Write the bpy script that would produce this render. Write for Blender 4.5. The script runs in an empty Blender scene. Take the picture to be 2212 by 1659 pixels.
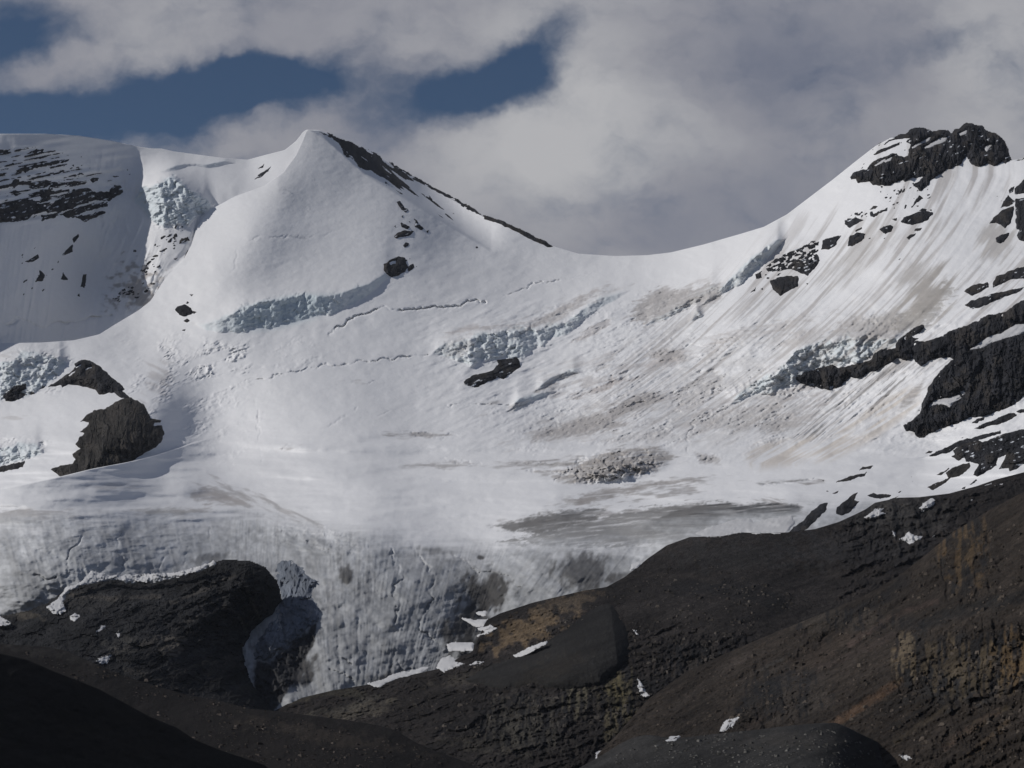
import bpy, math
import numpy as np

C = bpy.context.scene.collection
# ------------------------------------------------------------------ camera, sky, sun
HALF = math.radians(15.0)
FPX = 1106.0 / math.tan(HALF)
PITCH = math.radians(10.0)
cam_d = bpy.data.cameras.new("camera"); cam = bpy.data.objects.new("camera", cam_d); C.objects.link(cam)
cam_d.sensor_width = 36.0; cam_d.lens = 18.0 / math.tan(HALF)
cam_d.clip_start = 0.5; cam_d.clip_end = 60000
cam.location = (0, 0, 0); cam.rotation_euler = (math.pi / 2 + PITCH, 0, 0)
bpy.context.scene.camera = cam

SUN_EL, SUN_AZ = 34.0, -12.0     # azimuth: degrees behind (+) or before (-) the picture plane, on the left
sx = -math.cos(math.radians(SUN_EL)) * math.cos(math.radians(SUN_AZ))
sy = math.cos(math.radians(SUN_EL)) * math.sin(math.radians(SUN_AZ))
sz = math.sin(math.radians(SUN_EL))
sun_d = bpy.data.lights.new("sun", 'SUN'); sun_d.energy = 2.65; sun_d.angle = math.radians(0.5)
sun_d.color = (1.0, 0.965, 0.92)
sun = bpy.data.objects.new("sun", sun_d); C.objects.link(sun)
from mathutils import Vector
sun.rotation_euler = Vector((-sx, -sy, -sz)).to_track_quat('-Z', 'Y').to_euler()

vs = bpy.context.scene.view_settings
vs.view_transform = 'Standard'; vs.look = 'None'; vs.exposure = 0.0; vs.gamma = 1.0
bpy.context.scene.cycles.max_bounces = 4
bpy.context.scene.cycles.diffuse_bounces = 3


def make_world():
    w = bpy.data.worlds.new("World"); bpy.context.scene.world = w; w.use_nodes = True
    nt = w.node_tree; N = nt.nodes; Lk = nt.links
    for n in list(N): N.remove(n)
    out = N.new('ShaderNodeOutputWorld'); bg = N.new('ShaderNodeBackground')
    Lk.new(bg.outputs[0], out.inputs[0])
    sky = N.new('ShaderNodeTexSky'); sky.sky_type = 'NISHITA'; sky.sun_disc = False
    sky.sun_elevation = math.radians(SUN_EL)
    sky.sun_rotation = math.atan2(sx, sy)
    sky.altitude = 2500; sky.air_density = 1.0; sky.dust_density = 0.3; sky.ozone_density = 2.0
    tc = N.new('ShaderNodeTexCoord')
    sep = N.new('ShaderNodeSeparateXYZ'); Lk.new(tc.outputs['Generated'], sep.inputs[0])

    def math_(op, a, b=None, clamp=False):
        n = N.new('ShaderNodeMath'); n.operation = op; n.use_clamp = clamp
        for i, x in enumerate((a, b)):
            if x is None: continue
            if isinstance(x, (int, float)): n.inputs[i].default_value = x
            else: Lk.new(x, n.inputs[i])
        return n.outputs[0]
    # direction -> plane one metre north of the viewer (x / y, z / y)
    ysafe = math_('MAXIMUM', sep.outputs[1], 0.15)
    px = math_('DIVIDE', sep.outputs[0], ysafe); pz = math_('DIVIDE', sep.outputs[2], ysafe)
    comb = N.new('ShaderNodeCombineXYZ'); Lk.new(px, comb.inputs[0]); Lk.new(pz, comb.inputs[1])

    def noise(vec, scale, detail, rough, dist=0.0, sc=(1, 1, 1), rot=0.0):
        m = N.new('ShaderNodeMapping'); m.vector_type = 'POINT'
        m.inputs['Scale'].default_value = sc; m.inputs['Rotation'].default_value = (0, 0, rot)
        Lk.new(vec, m.inputs[0])
        n = N.new('ShaderNodeTexNoise'); n.inputs['Scale'].default_value = scale
        n.inputs['Detail'].default_value = detail; n.inputs['Roughness'].default_value = rough
        n.inputs['Distortion'].default_value = dist
        Lk.new(m.outputs[0], n.inputs['Vector']); return n
    warp = noise(comb.outputs[0], 16, 5, 0.6)
    wv = N.new('ShaderNodeVectorMath'); wv.operation = 'SUBTRACT'; Lk.new(warp.outputs['Color'], wv.inputs[0])
    wv.inputs[1].default_value = (0.5, 0.5, 0.5)
    wv2 = N.new('ShaderNodeVectorMath'); wv2.operation = 'SCALE'; Lk.new(wv.outputs[0], wv2.inputs[0]); wv2.inputs['Scale'].default_value = 0.045
    wp = N.new('ShaderNodeVectorMath'); wp.operation = 'ADD'; Lk.new(comb.outputs[0], wp.inputs[0]); Lk.new(wv2.outputs[0], wp.inputs[1])

    def plane(u, v):
        a = (u - 1106) / FPX; b = (829.5 - v) / FPX
        Y = math.cos(PITCH) - b * math.sin(PITCH); Z = math.sin(PITCH) + b * math.cos(PITCH)
        return a / Y, Z / Y

    def blobs(items):
        acc = None
        for (u, v, ru, rv, ang, s) in items:
            m = N.new('ShaderNodeMapping'); m.vector_type = 'TEXTURE'
            x, z = plane(u, v)
            m.inputs['Location'].default_value = (x, z, 0)
            m.inputs['Rotation'].default_value = (0, 0, math.radians(ang))
            m.inputs['Scale'].default_value = (ru / FPX * 1.25, rv / FPX * 1.25, 1)
            Lk.new(wp.outputs[0], m.inputs[0])
            g = N.new('ShaderNodeTexGradient'); g.gradient_type = 'SPHERICAL'; Lk.new(m.outputs[0], g.inputs[0])
            sm = math_('MULTIPLY', math_('SMOOTH_MIN', g.outputs['Fac'], 0.8), s)
            acc = sm if acc is None else math_('ADD', acc, sm)
        return acc
    dens = math_('ADD', math_('MINIMUM', blobs([b for b in CLOUD_BLOBS if b[5] > 0]), 0.62), blobs([b for b in CLOUD_BLOBS if b[5] < 0]))
    tone = blobs(TONE_BLOBS)
    n1 = noise(wp.outputs[0], 22, 9, 0.58, 0.0, (0.8, 1.25, 1), math.radians(-25))
    n2 = noise(wp.outputs[0], 9, 7, 0.55, 0.3, (1, 1.3, 1), math.radians(-20))
    nz = math_('MULTIPLY', math_('SUBTRACT', n1.outputs['Fac'], 0.5), 2.5)
    tot = math_('ADD', dens, nz)
    mr = N.new('ShaderNodeMapRange'); mr.interpolation_type = 'SMOOTHSTEP'
    mr.inputs['From Min'].default_value = -0.85; mr.inputs['From Max'].default_value = 0.80
    Lk.new(tot, mr.inputs['Value'])
    # cloud brightness
    br = math_('ADD', math_('MULTIPLY', math_('SUBTRACT', n2.outputs['Fac'], 0.5), 0.55), tone)
    br = math_('ADD', br, math_('MULTIPLY', math_('SUBTRACT', n1.outputs['Fac'], 0.5), 0.28))
    cr = N.new('ShaderNodeValToRGB')
    e = cr.color_ramp.elements
    e[0].position = 0.0; e[0].color = (0.12, 0.14, 0.20, 1)
    e[1].position = 1.0; e[1].color = (0.45, 0.45, 0.465, 1)
    m_ = cr.color_ramp.elements.new(0.5); m_.color = (0.272, 0.276, 0.312, 1)
    Lk.new(br, cr.inputs[0])
    # sky
    hs = N.new('ShaderNodeHueSaturation'); hs.inputs['Saturation'].default_value = 1.08; hs.inputs['Value'].default_value = SKYV
    Lk.new(sky.outputs[0], hs.inputs['Color'])
    sc = N.new('ShaderNodeMixRGB'); sc.blend_type = 'MULTIPLY'; sc.inputs[0].default_value = 1
    sc.inputs[2].default_value = (1.0, 1.0, 1.0, 1); Lk.new(hs.outputs[0], sc.inputs[1])
    # clouds are given the radiance they have at background strength 0.1
    c10 = N.new('ShaderNodeMixRGB'); c10.blend_type = 'MULTIPLY'; c10.inputs[0].default_value = 1
    c10.inputs[2].default_value = (1 / BGS, 1 / BGS, 1 / BGS, 1); Lk.new(cr.outputs[0], c10.inputs[1])
    mix = N.new('ShaderNodeMixRGB'); Lk.new(mr.outputs[0], mix.inputs[0]); Lk.new(sc.outputs[0], mix.inputs[1]); Lk.new(c10.outputs[0], mix.inputs[2])
    Lk.new(mix.outputs[0], bg.inputs[0]); bg.inputs[1].default_value = BGS


BGS = 0.07
SKYV = 0.60
# u, v, half width, half height, tilt (degrees), strength
CLOUD_BLOBS = [
    (360, 60, 330, 130, 25, 1.5), (150, 30, 230, 60, 10, 0.8), (60, 185, 80, 40, 10, 0.5), (240, 130, 170, 80, 35, 0.9),
    (700, 70, 330, 80, 0, 1.1), (1000, 30, 420, 110, 8, 1.6), (820, 110, 200, 50, 5, 0.5), (1300, 10, 400, 110, 20, 1.5),
    (560, 290, 170, 60, 25, 0.9), (700, 240, 200, 90, 20, 0.8), (860, 260, 160, 110, 30, 0.5),
    (1500, 330, 640, 330, 20, 2.6), (1250, 380, 480, 300, 20, 2.2), (1700, 420, 620, 260, 0, 2.4), (1750, 60, 600, 160, 0, 1.5),
    (2180, 120, 260, 330, 0, 2.4), (2000, 300, 320, 160, 0, 1.6), (1050, 320, 260, 120, 30, 1.3),
    (2400, 300, 600, 700, 0, 1.5), (1200, -350, 1500, 400, 0, 2.0), (-800, 300, 500, 400, 0, 1.5),
    # gaps of blue
    (20, 75, 150, 70, 10, -1.8), (300, 235, 520, 105, 8, -2.0), (1090, 155, 220, 80, 28, -2.0), (930, 205, 220, 90, 20, -1.1), (580, 175, 330, 60, 8, -0.9),
    (80, 265, 340, 75, 0, -1.2), (1760, 135, 90, 50, 20, -0.62), (1990, 98, 90, 45, 15, -0.75), (1830, 270, 45, 80, 0, -0.45), (545, 15, 45, 90, 0, -0.5),
    (130, 100, 80, 40, 30, -0.5)]
TONE_BLOBS = [
    (1106, 100, 9000, 9000, 0, 0.66), (1230, 270, 400, 250, 25, 0.62), (1330, 500, 500, 110, 0, -0.12), (1650, 120, 380, 130, 0, -0.36),
    (2180, 130, 200, 260, 0, 0.42), (330, 70, 260, 130, 30, 0.20), (1080, 40, 330, 80, 10, 0.16), (2000, 290, 260, 110, 0, 0.14), (1500, 430, 300, 120, 0, -0.2),
    (800, 290, 300, 90, 20, -0.12), (1850, 330, 200, 110, 20, -0.1)]
make_world()

# ------------------------------------------------------------------ numeric helpers
_rs = np.random.RandomState(7)
TAB = _rs.rand(64, 256, 256).astype(np.float32)


def vn(x, y, seed=0):
    t = TAB[seed % 64]
    xf = np.floor(x); yf = np.floor(y)
    xi = xf.astype(np.int32); yi = yf.astype(np.int32)
    fx = x - xf; fy = y - yf
    fx = fx * fx * fx * (fx * (fx * 6 - 15) + 10); fy = fy * fy * fy * (fy * (fy * 6 - 15) + 10)
    x0 = xi & 255; x1 = (xi + 1) & 255; y0 = yi & 255; y1 = (yi + 1) & 255
    a = t[y0, x0]; b = t[y0, x1]; c = t[y1, x0]; d = t[y1, x1]
    a = a + (b - a) * fx; c = c + (d - c) * fx
    return (a + (c - a) * fy) * 2 - 1


def fbm(x, y, octv=4, seed=0, g=0.5):
    s = 0; a = 1.0; tot = 0
    for i in range(octv):
        # rotate every octave so the lattice does not show
        s = s + a * vn(x, y, seed + i * 7); tot += a; a *= g
        x, y = 1.6 * x + 1.2 * y + 13.7, -1.2 * x + 1.6 * y + 7.3
    return s / tot


def ridged(x, y, octv=4, seed=0, g=0.5):
    s = 0; a = 1.0; tot = 0
    for i in range(octv):
        s = s + a * (1 - 2 * np.abs(vn(x, y, seed + i * 5))); tot += a; a *= g
        x, y = 1.6 * x + 1.2 * y + 3.7, -1.2 * x + 1.6 * y + 17.3
    return s / tot


def cell(x, y, seed=0):
    """cellular noise: value of the nearest cell, tilted facet inside it, distance to the border"""
    xi = np.floor(x).astype(np.int32); yi = np.floor(y).astype(np.int32)
    d1 = np.full(x.shape, 9.0); d2 = np.full(x.shape, 9.0); val = np.zeros(x.shape); fac = np.zeros(x.shape)
    A, B, Cc, Dd, Ee = (TAB[(seed + k) % 64] for k in range(5))
    for j in (-1, 0, 1):
        for i in (-1, 0, 1):
            a = (xi + i) & 255; b = (yi + j) & 255
            dx = xi + i + A[b, a] - x; dy = yi + j + B[b, a] - y
            d = np.hypot(dx, dy); m = d < d1
            d2 = np.where(m, d1, np.minimum(d2, d))
            val = np.where(m, Cc[b, a], val)
            fac = np.where(m, (Dd[b, a] - 0.5) * dx + (Ee[b, a] - 0.5) * dy, fac)
            d1 = np.where(m, d, d1)
    return val * 2 - 1, fac * 2, d2 - d1


def facets(u, v, su, sv, seed):
    """angular broken relief, about -1..1"""
    wu = u + 0.35 * su * fbm(u / su, v / sv, 2, seed + 20); wv = v + 0.35 * sv * fbm(u / su, v / sv, 2, seed + 24)
    a, f, e = cell(wu / su, wv / sv, seed)
    a2, f2, e2 = cell(wu / su * 2.3 + 5, wv / sv * 2.3, seed + 8)
    return 0.55 * a + 0.8 * f + 0.28 * a2 + 0.4 * f2 - 0.12 * np.exp(-e / 0.06) - 0.06 * np.exp(-e2 / 0.08)


def ledges(u, v, tilt, period, seed, rough=1.0):
    """rock strata: each bed has a steep face and a shelf above it"""
    q = (v + tilt * u) / period + rough * 0.9 * fbm(u / (period * 3.5), v / (period * 2.2), 4, seed)
    fr = q - np.floor(q)
    k = 0.5 + 0.5 * vn(np.floor(q) * 3.7 + 0.5, u / (period * 5), seed + 4)
    return k * np.where(fr < 0.65, fr / 0.65, 1 - (fr - 0.65) / 0.35)


def sst(a, b, x):
    t = np.clip((x - a) / (b - a), 0, 1); return t * t * (3 - 2 * t)


def curve(pts, smooth=0.0):
    p = np.array(pts, float)
    xs = np.arange(-400, 2700, 1.0); ys = np.interp(xs, p[:, 0], p[:, 1])
    if smooth > 0:
        k = np.exp(-0.5 * (np.arange(-int(3 * smooth), int(3 * smooth) + 1) / smooth) ** 2); k /= k.sum()
        n = len(k) // 2
        ys = np.convolve(np.pad(ys, n, mode='edge'), k, mode='valid')
    return lambda u: np.interp(u, xs, ys)


def tps(pts):
    p = np.array(pts, float); n = len(p)
    s = 1000.0
    def U(r2): return 0.5 * r2 * np.log(r2 + 1e-9)
    X = p[:, :2] / s
    K = U(((X[:, None] - X[None]) ** 2).sum(-1)) + np.eye(n) * 0.003
    A = np.zeros((n + 3, n + 3)); A[:n, :n] = K; A[:n, n] = 1; A[:n, n + 1:] = X; A[n, :n] = 1; A[n + 1:, :n] = X.T
    w = np.linalg.solve(A, np.concatenate([p[:, 2], np.zeros(3)]))
    gu = np.arange(-400, 2720, 20.0); gv = np.arange(0, 2200, 20.0)
    GU, GV = np.meshgrid(gu, gv)
    r2 = (GU[..., None] / s - X[:, 0]) ** 2 + (GV[..., None] / s - X[:, 1]) ** 2
    Z = (U(r2) * w[:n]).sum(-1) + w[n] + w[n + 1] * GU / s + w[n + 2] * GV / s

    def cub(f):   # Catmull-Rom weights
        return (-0.5 * f + f * f - 0.5 * f ** 3, 1 - 2.5 * f * f + 1.5 * f ** 3, 0.5 * f + 2 * f * f - 1.5 * f ** 3, -0.5 * f * f + 0.5 * f ** 3)

    def ev(u, v):
        a = (u + 400) / 20; b = v / 20
        i = np.clip(np.floor(a).astype(int), 1, len(gu) - 3); j = np.clip(np.floor(b).astype(int), 1, len(gv) - 3)
        wa = cub(a - i); wb = cub(b - j); out = 0
        for q in range(4):
            for r in range(4):
                out = out + wb[q] * wa[r] * Z[j - 1 + q, i - 1 + r]
        return out
    return ev


def ray3(u, v, D):
    a = (u - 1106) / FPX; b = (829.5 - v) / FPX
    return np.stack([a * D, (math.cos(PITCH) - b * math.sin(PITCH)) * D, (math.sin(PITCH) + b * math.cos(PITCH)) * D], -1)


def seg_dist(u, v, pts, closed=False):
    """distance to a polyline and the interpolated third value (if any)"""
    P = np.array(pts, float); n = len(P)
    best = np.full(u.shape, 1e9); val = np.zeros(u.shape)
    for i in range(n if closed else n - 1):
        a = P[i]; b = P[(i + 1) % n]
        dx, dy = b[0] - a[0], b[1] - a[1]
        t = np.clip(((u - a[0]) * dx + (v - a[1]) * dy) / (dx * dx + dy * dy + 1e-9), 0, 1)
        d = np.hypot(u - a[0] - t * dx, v - a[1] - t * dy)
        m = d < best
        best = np.where(m, d, best)
        if P.shape[1] > 2: val = np.where(m, a[2] + t * (b[2] - a[2]), val)
    return best, val


def sdf(u, v, poly):
    P = np.array(poly, float); n = len(P)
    d, _ = seg_dist(u, v, P[:, :2], True)
    ins = np.zeros(u.shape, bool)
    for i in range(n):
        x1, y1 = P[i, :2]; x2, y2 = P[(i + 1) % n, :2]
        if y1 == y2: continue
        c = ((y1 > v) != (y2 > v)) & (u < (x2 - x1) * (v - y1) / (y2 - y1) + x1)
        ins ^= c
    return np.where(ins, d, -d)


def in_box(u, v, pts, mrg):
    P = np.array(pts, float)
    return (u > P[:, 0].min() - mrg) & (u < P[:, 0].max() + mrg) & (v > P[:, 1].min() - mrg) & (v < P[:, 1].max() + mrg)


def mixc(c, col, m):
    return c + (np.array(col) - c) * m[..., None]


Q = 0.540039
def crop(x0, y0, s):
    return lambda *pts: [tuple([(x0 + s * p[0]) * Q, (y0 + s * p[1]) * Q] + list(p[2:])) for p in pts]
cA = crop(0, 480, .27125); cB = crop(3350, 460, .33756); cC = crop(3500, 1200, .36165); cD = crop(3500, 1600, .36165)
cE = crop(0, 400, .60274); cF = crop(1000, 400, .63291); cG = crop(2900, 400, .60282); cH = crop(0, 1300, .5425)
cI = crop(1600, 1100, .60269); cJ = crop(2800, 1200, .60279); cK = crop(0, 1900, .70636); cL = crop(1000, 2000, .72333); cM = crop(2400, 1950, .76673)

# ------------------------------------------------------------------ materials
def material(name, rough, n_scale, n_amt, bump, bump_scale, stretch=(1, 1, 1), spec=0.3, fine=4.0):
    m = bpy.data.materials.new(name); m.use_nodes = True
    nt = m.node_tree; N = nt.nodes; Lk = nt.links
    b = N['Principled BSDF']; b.inputs['Roughness'].default_value = rough; b.inputs['Specular IOR Level'].default_value = spec
    at = N.new('ShaderNodeAttribute'); at.attribute_name = 'col'
    tc = N.new('ShaderNodeTexCoord'); mp = N.new('ShaderNodeMapping'); mp.inputs['Scale'].default_value = stretch
    Lk.new(tc.outputs['Object'], mp.inputs[0])
    no = N.new('ShaderNodeTexNoise'); no.inputs['Scale'].default_value = n_scale; no.inputs['Detail'].default_value = 8; no.inputs['Roughness'].default_value = 0.65
    Lk.new(mp.outputs[0], no.inputs['Vector'])
    mr = N.new('ShaderNodeMapRange'); mr.inputs['From Min'].default_value = 0.25; mr.inputs['From Max'].default_value = 0.75
    mr.inputs['To Min'].default_value = 1 - n_amt; mr.inputs['To Max'].default_value = 1 + n_amt
    Lk.new(no.outputs['Fac'], mr.inputs['Value'])
    mx = N.new('ShaderNodeVectorMath'); mx.operation = 'SCALE'; Lk.new(at.outputs['Color'], mx.inputs[0]); Lk.new(mr.outputs[0], mx.inputs['Scale'])
    Lk.new(mx.outputs[0], b.inputs['Base Color'])
    n2 = N.new('ShaderNodeTexNoise'); n2.inputs['Scale'].default_value = bump_scale; n2.inputs['Detail'].default_value = 6; n2.inputs['Roughness'].default_value = 0.6
    Lk.new(mp.outputs[0], n2.inputs['Vector'])
    bp = N.new('ShaderNodeBump'); bp.inputs['Strength'].default_value = min(1.0, bump); bp.inputs['Distance'].default_value = fine
    Lk.new(n2.outputs['Fac'], bp.inputs['Height']); Lk.new(bp.outputs[0], b.inputs['Normal'])
    return m

M_SNOW = material('snow', 0.75, 0.08, 0.03, 0.35, 0.12, (1, 1, 1), 0.2, 1.6)
M_ROCK = material('rock', 0.9, 0.12, 0.55, 1.0, 0.16, (1, 1, 1), 0.1, 5.0)
M_SCREE = material('scree', 0.95, 0.25, 0.35, 0.9, 0.30, (1, 1, 1), 0.1, 1.6)
M_SLOPE = material('near_slope', 0.95, 0.5, 0.35, 0.9, 0.8, (1, 1, 1), 0.1, 0.5)


def mesh_obj(name, co, faces, mats, col, smooth=True, parent=None, mat_idx=None):
    me = bpy.data.meshes.new(name)
    nv = len(co); nf = len(faces)
    me.vertices.add(nv); me.vertices.foreach_set('co', np.ascontiguousarray(co, dtype=np.float32).ravel())
    me.loops.add(nf * 4); me.loops.foreach_set('vertex_index', np.ascontiguousarray(faces, dtype=np.int32).ravel())
    me.polygons.add(nf); me.polygons.foreach_set('loop_start', np.arange(0, nf * 4, 4, dtype=np.int32))
    me.polygons.foreach_set('loop_total', np.full(nf, 4, np.int32))
    me.polygons.foreach_set('use_smooth', np.full(nf, smooth))
    for m in (mats if isinstance(mats, list) else [mats]): me.materials.append(m)
    if mat_idx is not None: me.polygons.foreach_set('material_index', np.ascontiguousarray(mat_idx, dtype=np.int32))
    at = me.color_attributes.new('col', 'FLOAT_COLOR', 'POINT')
    c4 = np.ones((nv, 4), np.float32); c4[:, :3] = np.clip(col, 0.002, 0.95); at.data.foreach_set('color', c4.ravel())
    me.update(calc_edges=True); me.validate()
    o = bpy.data.objects.new(name, me); C.objects.link(o)
    if parent: o.parent = parent
    return o


def grid_faces(nr, nc, keep=None):
    i = np.arange(nr * nc).reshape(nr, nc)
    f = np.stack([i[1:, :-1], i[1:, 1:], i[:-1, 1:], i[:-1, :-1]], -1)
    if keep is not None: f = f[keep]
    return f.reshape(-1, 4)


def layer(name, top, bottom, depth, colour, mat, u0=-60, u1=2272, du=2.0, nr=500, back=((30, 2), (90, -15), (350, -170), (1200, -700)), smooth=True, jump=None):
    """one sheet of ground: rows follow the crest line, then run down and toward the viewer; rows behind the crest close its far side"""
    us = np.arange(u0, u1 + du, du)
    if u0 <= -60: us = np.concatenate([np.arange(-390, u0, 15.0), us])
    if u1 >= 2272: us = np.concatenate([us, np.arange(u1 + du + 6, 2690, 15.0)])
    T = top(us); B = bottom(us)
    if jump is None:
        ts = np.linspace(0, 1, nr); V = T[None] + (B - T)[None] * ts[:, None]
        front = None
    else:
        J = jump['line'](us); n1 = int(nr * 0.5)
        a = np.linspace(0, 1, n1)[:, None]; b_ = np.linspace(0, 1, nr - n1 + 1)[1:, None]
        V = np.concatenate([T + (J - T) * a, J + (B - J) * b_], 0)
        front = np.zeros(V.shape, bool); front[n1:] = True
    Ug = np.broadcast_to(us, V.shape).copy()
    D = depth(Ug, V) if jump is None else depth(Ug, V, front)
    co = ray3(Ug, V, D); col = colour(Ug, V)
    nback = len(back)
    rows = []
    dirr = co[0] / np.linalg.norm(co[0], axis=-1, keepdims=True)
    hd = dirr.copy(); hd[:, 2] = 0; hd /= np.linalg.norm(hd, axis=-1, keepdims=True)
    for (dd, dz) in back[::-1]:
        r = co[0] + hd * dd; r[:, 2] = co[0][:, 2] + dz; rows.append(r)
    co = np.concatenate([np.array(rows), co], 0); col = np.concatenate([np.repeat(col[:1], nback, 0), col], 0)
    o = mesh_obj(name, co.reshape(-1, 3), grid_faces(co.shape[0], co.shape[1]), mat, col.reshape(-1, 3), smooth)
    o['kind'] = 'structure'
    return o


# ================================================================== THE SNOW MOUNTAINS AND THE GLACIER
def cliff_off(u, v, line, k, L, sa=1.0):
    """ice wall: below the line nothing, within w px the face is near vertical, above it the block runs back into the slope"""
    P = np.array(line, float)
    x = np.arange(P[0, 0] - 1, P[-1, 0] + 2, 1.0)
    vb = np.interp(x, P[:, 0], P[:, 1]); w = np.interp(x, P[:, 0], P[:, 2])
    g = np.exp(-0.5 * (np.arange(-18, 19) / 8.0) ** 2); g /= g.sum()
    vb = np.convolve(np.pad(vb, 18, mode='edge'), g, mode='valid'); w = np.convolve(np.pad(w, 18, mode='edge'), g, mode='valid') * sst(0, 30, np.minimum(x - x[0], x[-1] - x))
    VB = np.interp(u, x, vb); W = np.interp(u, x, w, left=0, right=0)
    s = VB - v
    amp = np.clip(W / 45, 0.0, 1.2)
    amp = amp * (0.25 + 0.75 * min(sa, 1.0))
    jb = amp * (6 * vn(u / 17, u * 0 + 3.3, 11) + 2 * vn(u / 6, v / 6, 12) + 2)
    jt = amp * (10 * vn(u / 22, u * 0 + 7.3, 13) + 5 * vn(u / 8, v / 8, 14))
    Wm = np.maximum(W, 1e-3)
    lo = np.minimum(jb, Wm * 0.4); hi = np.maximum(Wm + jt, lo + 0.45 * Wm)
    f = np.clip((s - lo) / (hi - lo), 0, 1)
    on = (W > 0.5) & (s > -10)
    up = np.exp(-np.clip(s - W, 0, None) / L)
    body = k * W * f * up
    inwall = sst(0, 0.1, f) * np.exp(-np.clip(s - hi, 0, None) / 7.0)
    # seracs: columns split by clefts, with broken blocks on top
    ser = facets(u, v, 20, 16, 21) * 7.0 + facets(u, v, 7, 6, 27) * 2.6 + fbm(u / 12, v / 12, 3, 24) * 3
    off = body + inwall * amp * ser
    return np.where(on, off, 0.0), np.where(on, sst(0, 0.12, f) * np.exp(-np.clip(s - hi, 0, None) / 2.5) * sst(4, 14, W), 0.0)


def groove(u, v, pts, width, depth):
    out = np.zeros(u.shape); m = in_box(u, v, pts, width * 4 + 8)
    if not m.any(): return out
    uu, vv = u[m], v[m]
    d, _ = seg_dist(uu + 5 * vn(uu / 12, vv / 12, 31) + 2.5 * vn(uu / 5, vv / 5, 34), vv + 5 * vn(uu / 18, vv / 18, 30) + 2 * vn(uu / 5, vv / 5, 33), pts)
    gap = sst(-0.45, 0.1, vn(uu / 23, vv / 23, 32))
    out[m] = depth * np.exp(-(d / width) ** 2) * (0.3 + 0.7 * gap)
    return out


def blob(u, v, cu, cv, ru, rv, ang):
    a = math.radians(-ang); x = u - cu; y = v - cv
    p = (x * math.cos(a) + y * math.sin(a)) / ru; q = (-x * math.sin(a) + y * math.cos(a)) / rv
    return np.clip(1 - np.sqrt(p * p + q * q), 0, 1)


def band(u, v, pts, w):
    out = np.zeros(u.shape); m = in_box(u, v, pts, w * 1.2)
    if m.any():
        d, _ = seg_dist(u[m], v[m], pts); out[m] = np.clip(1 - d / w, 0, 1)
    return out


D_back = tps([
    # the pyramid and its face
    (665, 280, 5150), (640, 330, 5060), (600, 400, 4880), (540, 500, 4660), (470, 600, 4490), (560, 385, 4960), (460, 470, 4830), (380, 560, 4670), (300, 655, 4520), (250, 700, 4420), (100, 738, 4300), (0, 741, 4260),
    (760, 400, 5020), (650, 450, 4850), (600, 600, 4560), (750, 560, 4680), (850, 500, 4850), (500, 650, 4420), (700, 650, 4480), (850, 620, 4600),
    (450, 740, 4260), (600, 760, 4230), (300, 760, 4300),
    # the saddle and the right flank
    (1000, 520, 5000), (1100, 560, 4960), (1300, 555, 5050), (1450, 550, 5000), (1000, 640, 4650), (1000, 760, 4330), (1300, 660, 4660), (1300, 780, 4300),
    (1600, 510, 4900), (1750, 425, 4930), (1900, 310, 4950), (2100, 330, 4750), (2212, 345, 4620),
    (1600, 700, 4280), (1900, 600, 4230), (1900, 450, 4580), (2200, 500, 4250), (2200, 700, 3750), (2000, 850, 3600), (1800, 900, 3700), (1500, 900, 3880), (1200, 900, 4000),
    (900, 850, 4080), (600, 850, 4000), (400, 850, 4050), (2200, 900, 3350),
    # the basin
    (500, 960, 3780), (900, 960, 3700), (1300, 980, 3600), (1700, 980, 3480), (2000, 1000, 3300),
    (400, 1050, 3270), (800, 1060, 3220), (1200, 1070, 3150), (1700, 1070, 2980), (2000, 1080, 2900), (2212, 1040, 2930),
    (200, 1120, 3040), (0, 1120, 3230), (800, 1160, 2850), (1100, 1180, 2840), (1500, 1150, 2760), (1800, 1150, 2650),
    # tongues
    (800, 1300, 2640), (1100, 1280, 2680), (1350, 1250, 2650), (700, 1500, 2395), (690, 1420, 2470), (900, 1450, 2500), (300, 1240, 2745), (0, 1300, 2850), (1600, 1400, 2400), (2200, 1400, 2350), (100, 1500, 2700),
    (0, 850, 4020), (0, 950, 3740), (0, 1050, 3450), (250, 900, 3740), (300, 960, 3560), (345, 880, 3800), (430, 870, 4030), (335, 950, 3610), (430, 940, 3850), (500, 870, 4010), (350, 1000, 3560), (-60, 1150, 3180)])

CREST = curve([(-60, 1066), (0, 1058), (60, 1045), (115, 1033), (200, 1012), (280, 997), (335, 983), (380, 968), (430, 952), (500, 935), (2300, 930)], 6)
RIB = curve([(600, 240), (668, 281), (700, 300), (735, 330), (770, 362), (815, 400), (850, 430), (872, 470), (905, 505), (960, 540), (1240, 560), (1300, 600)], 3)

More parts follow.
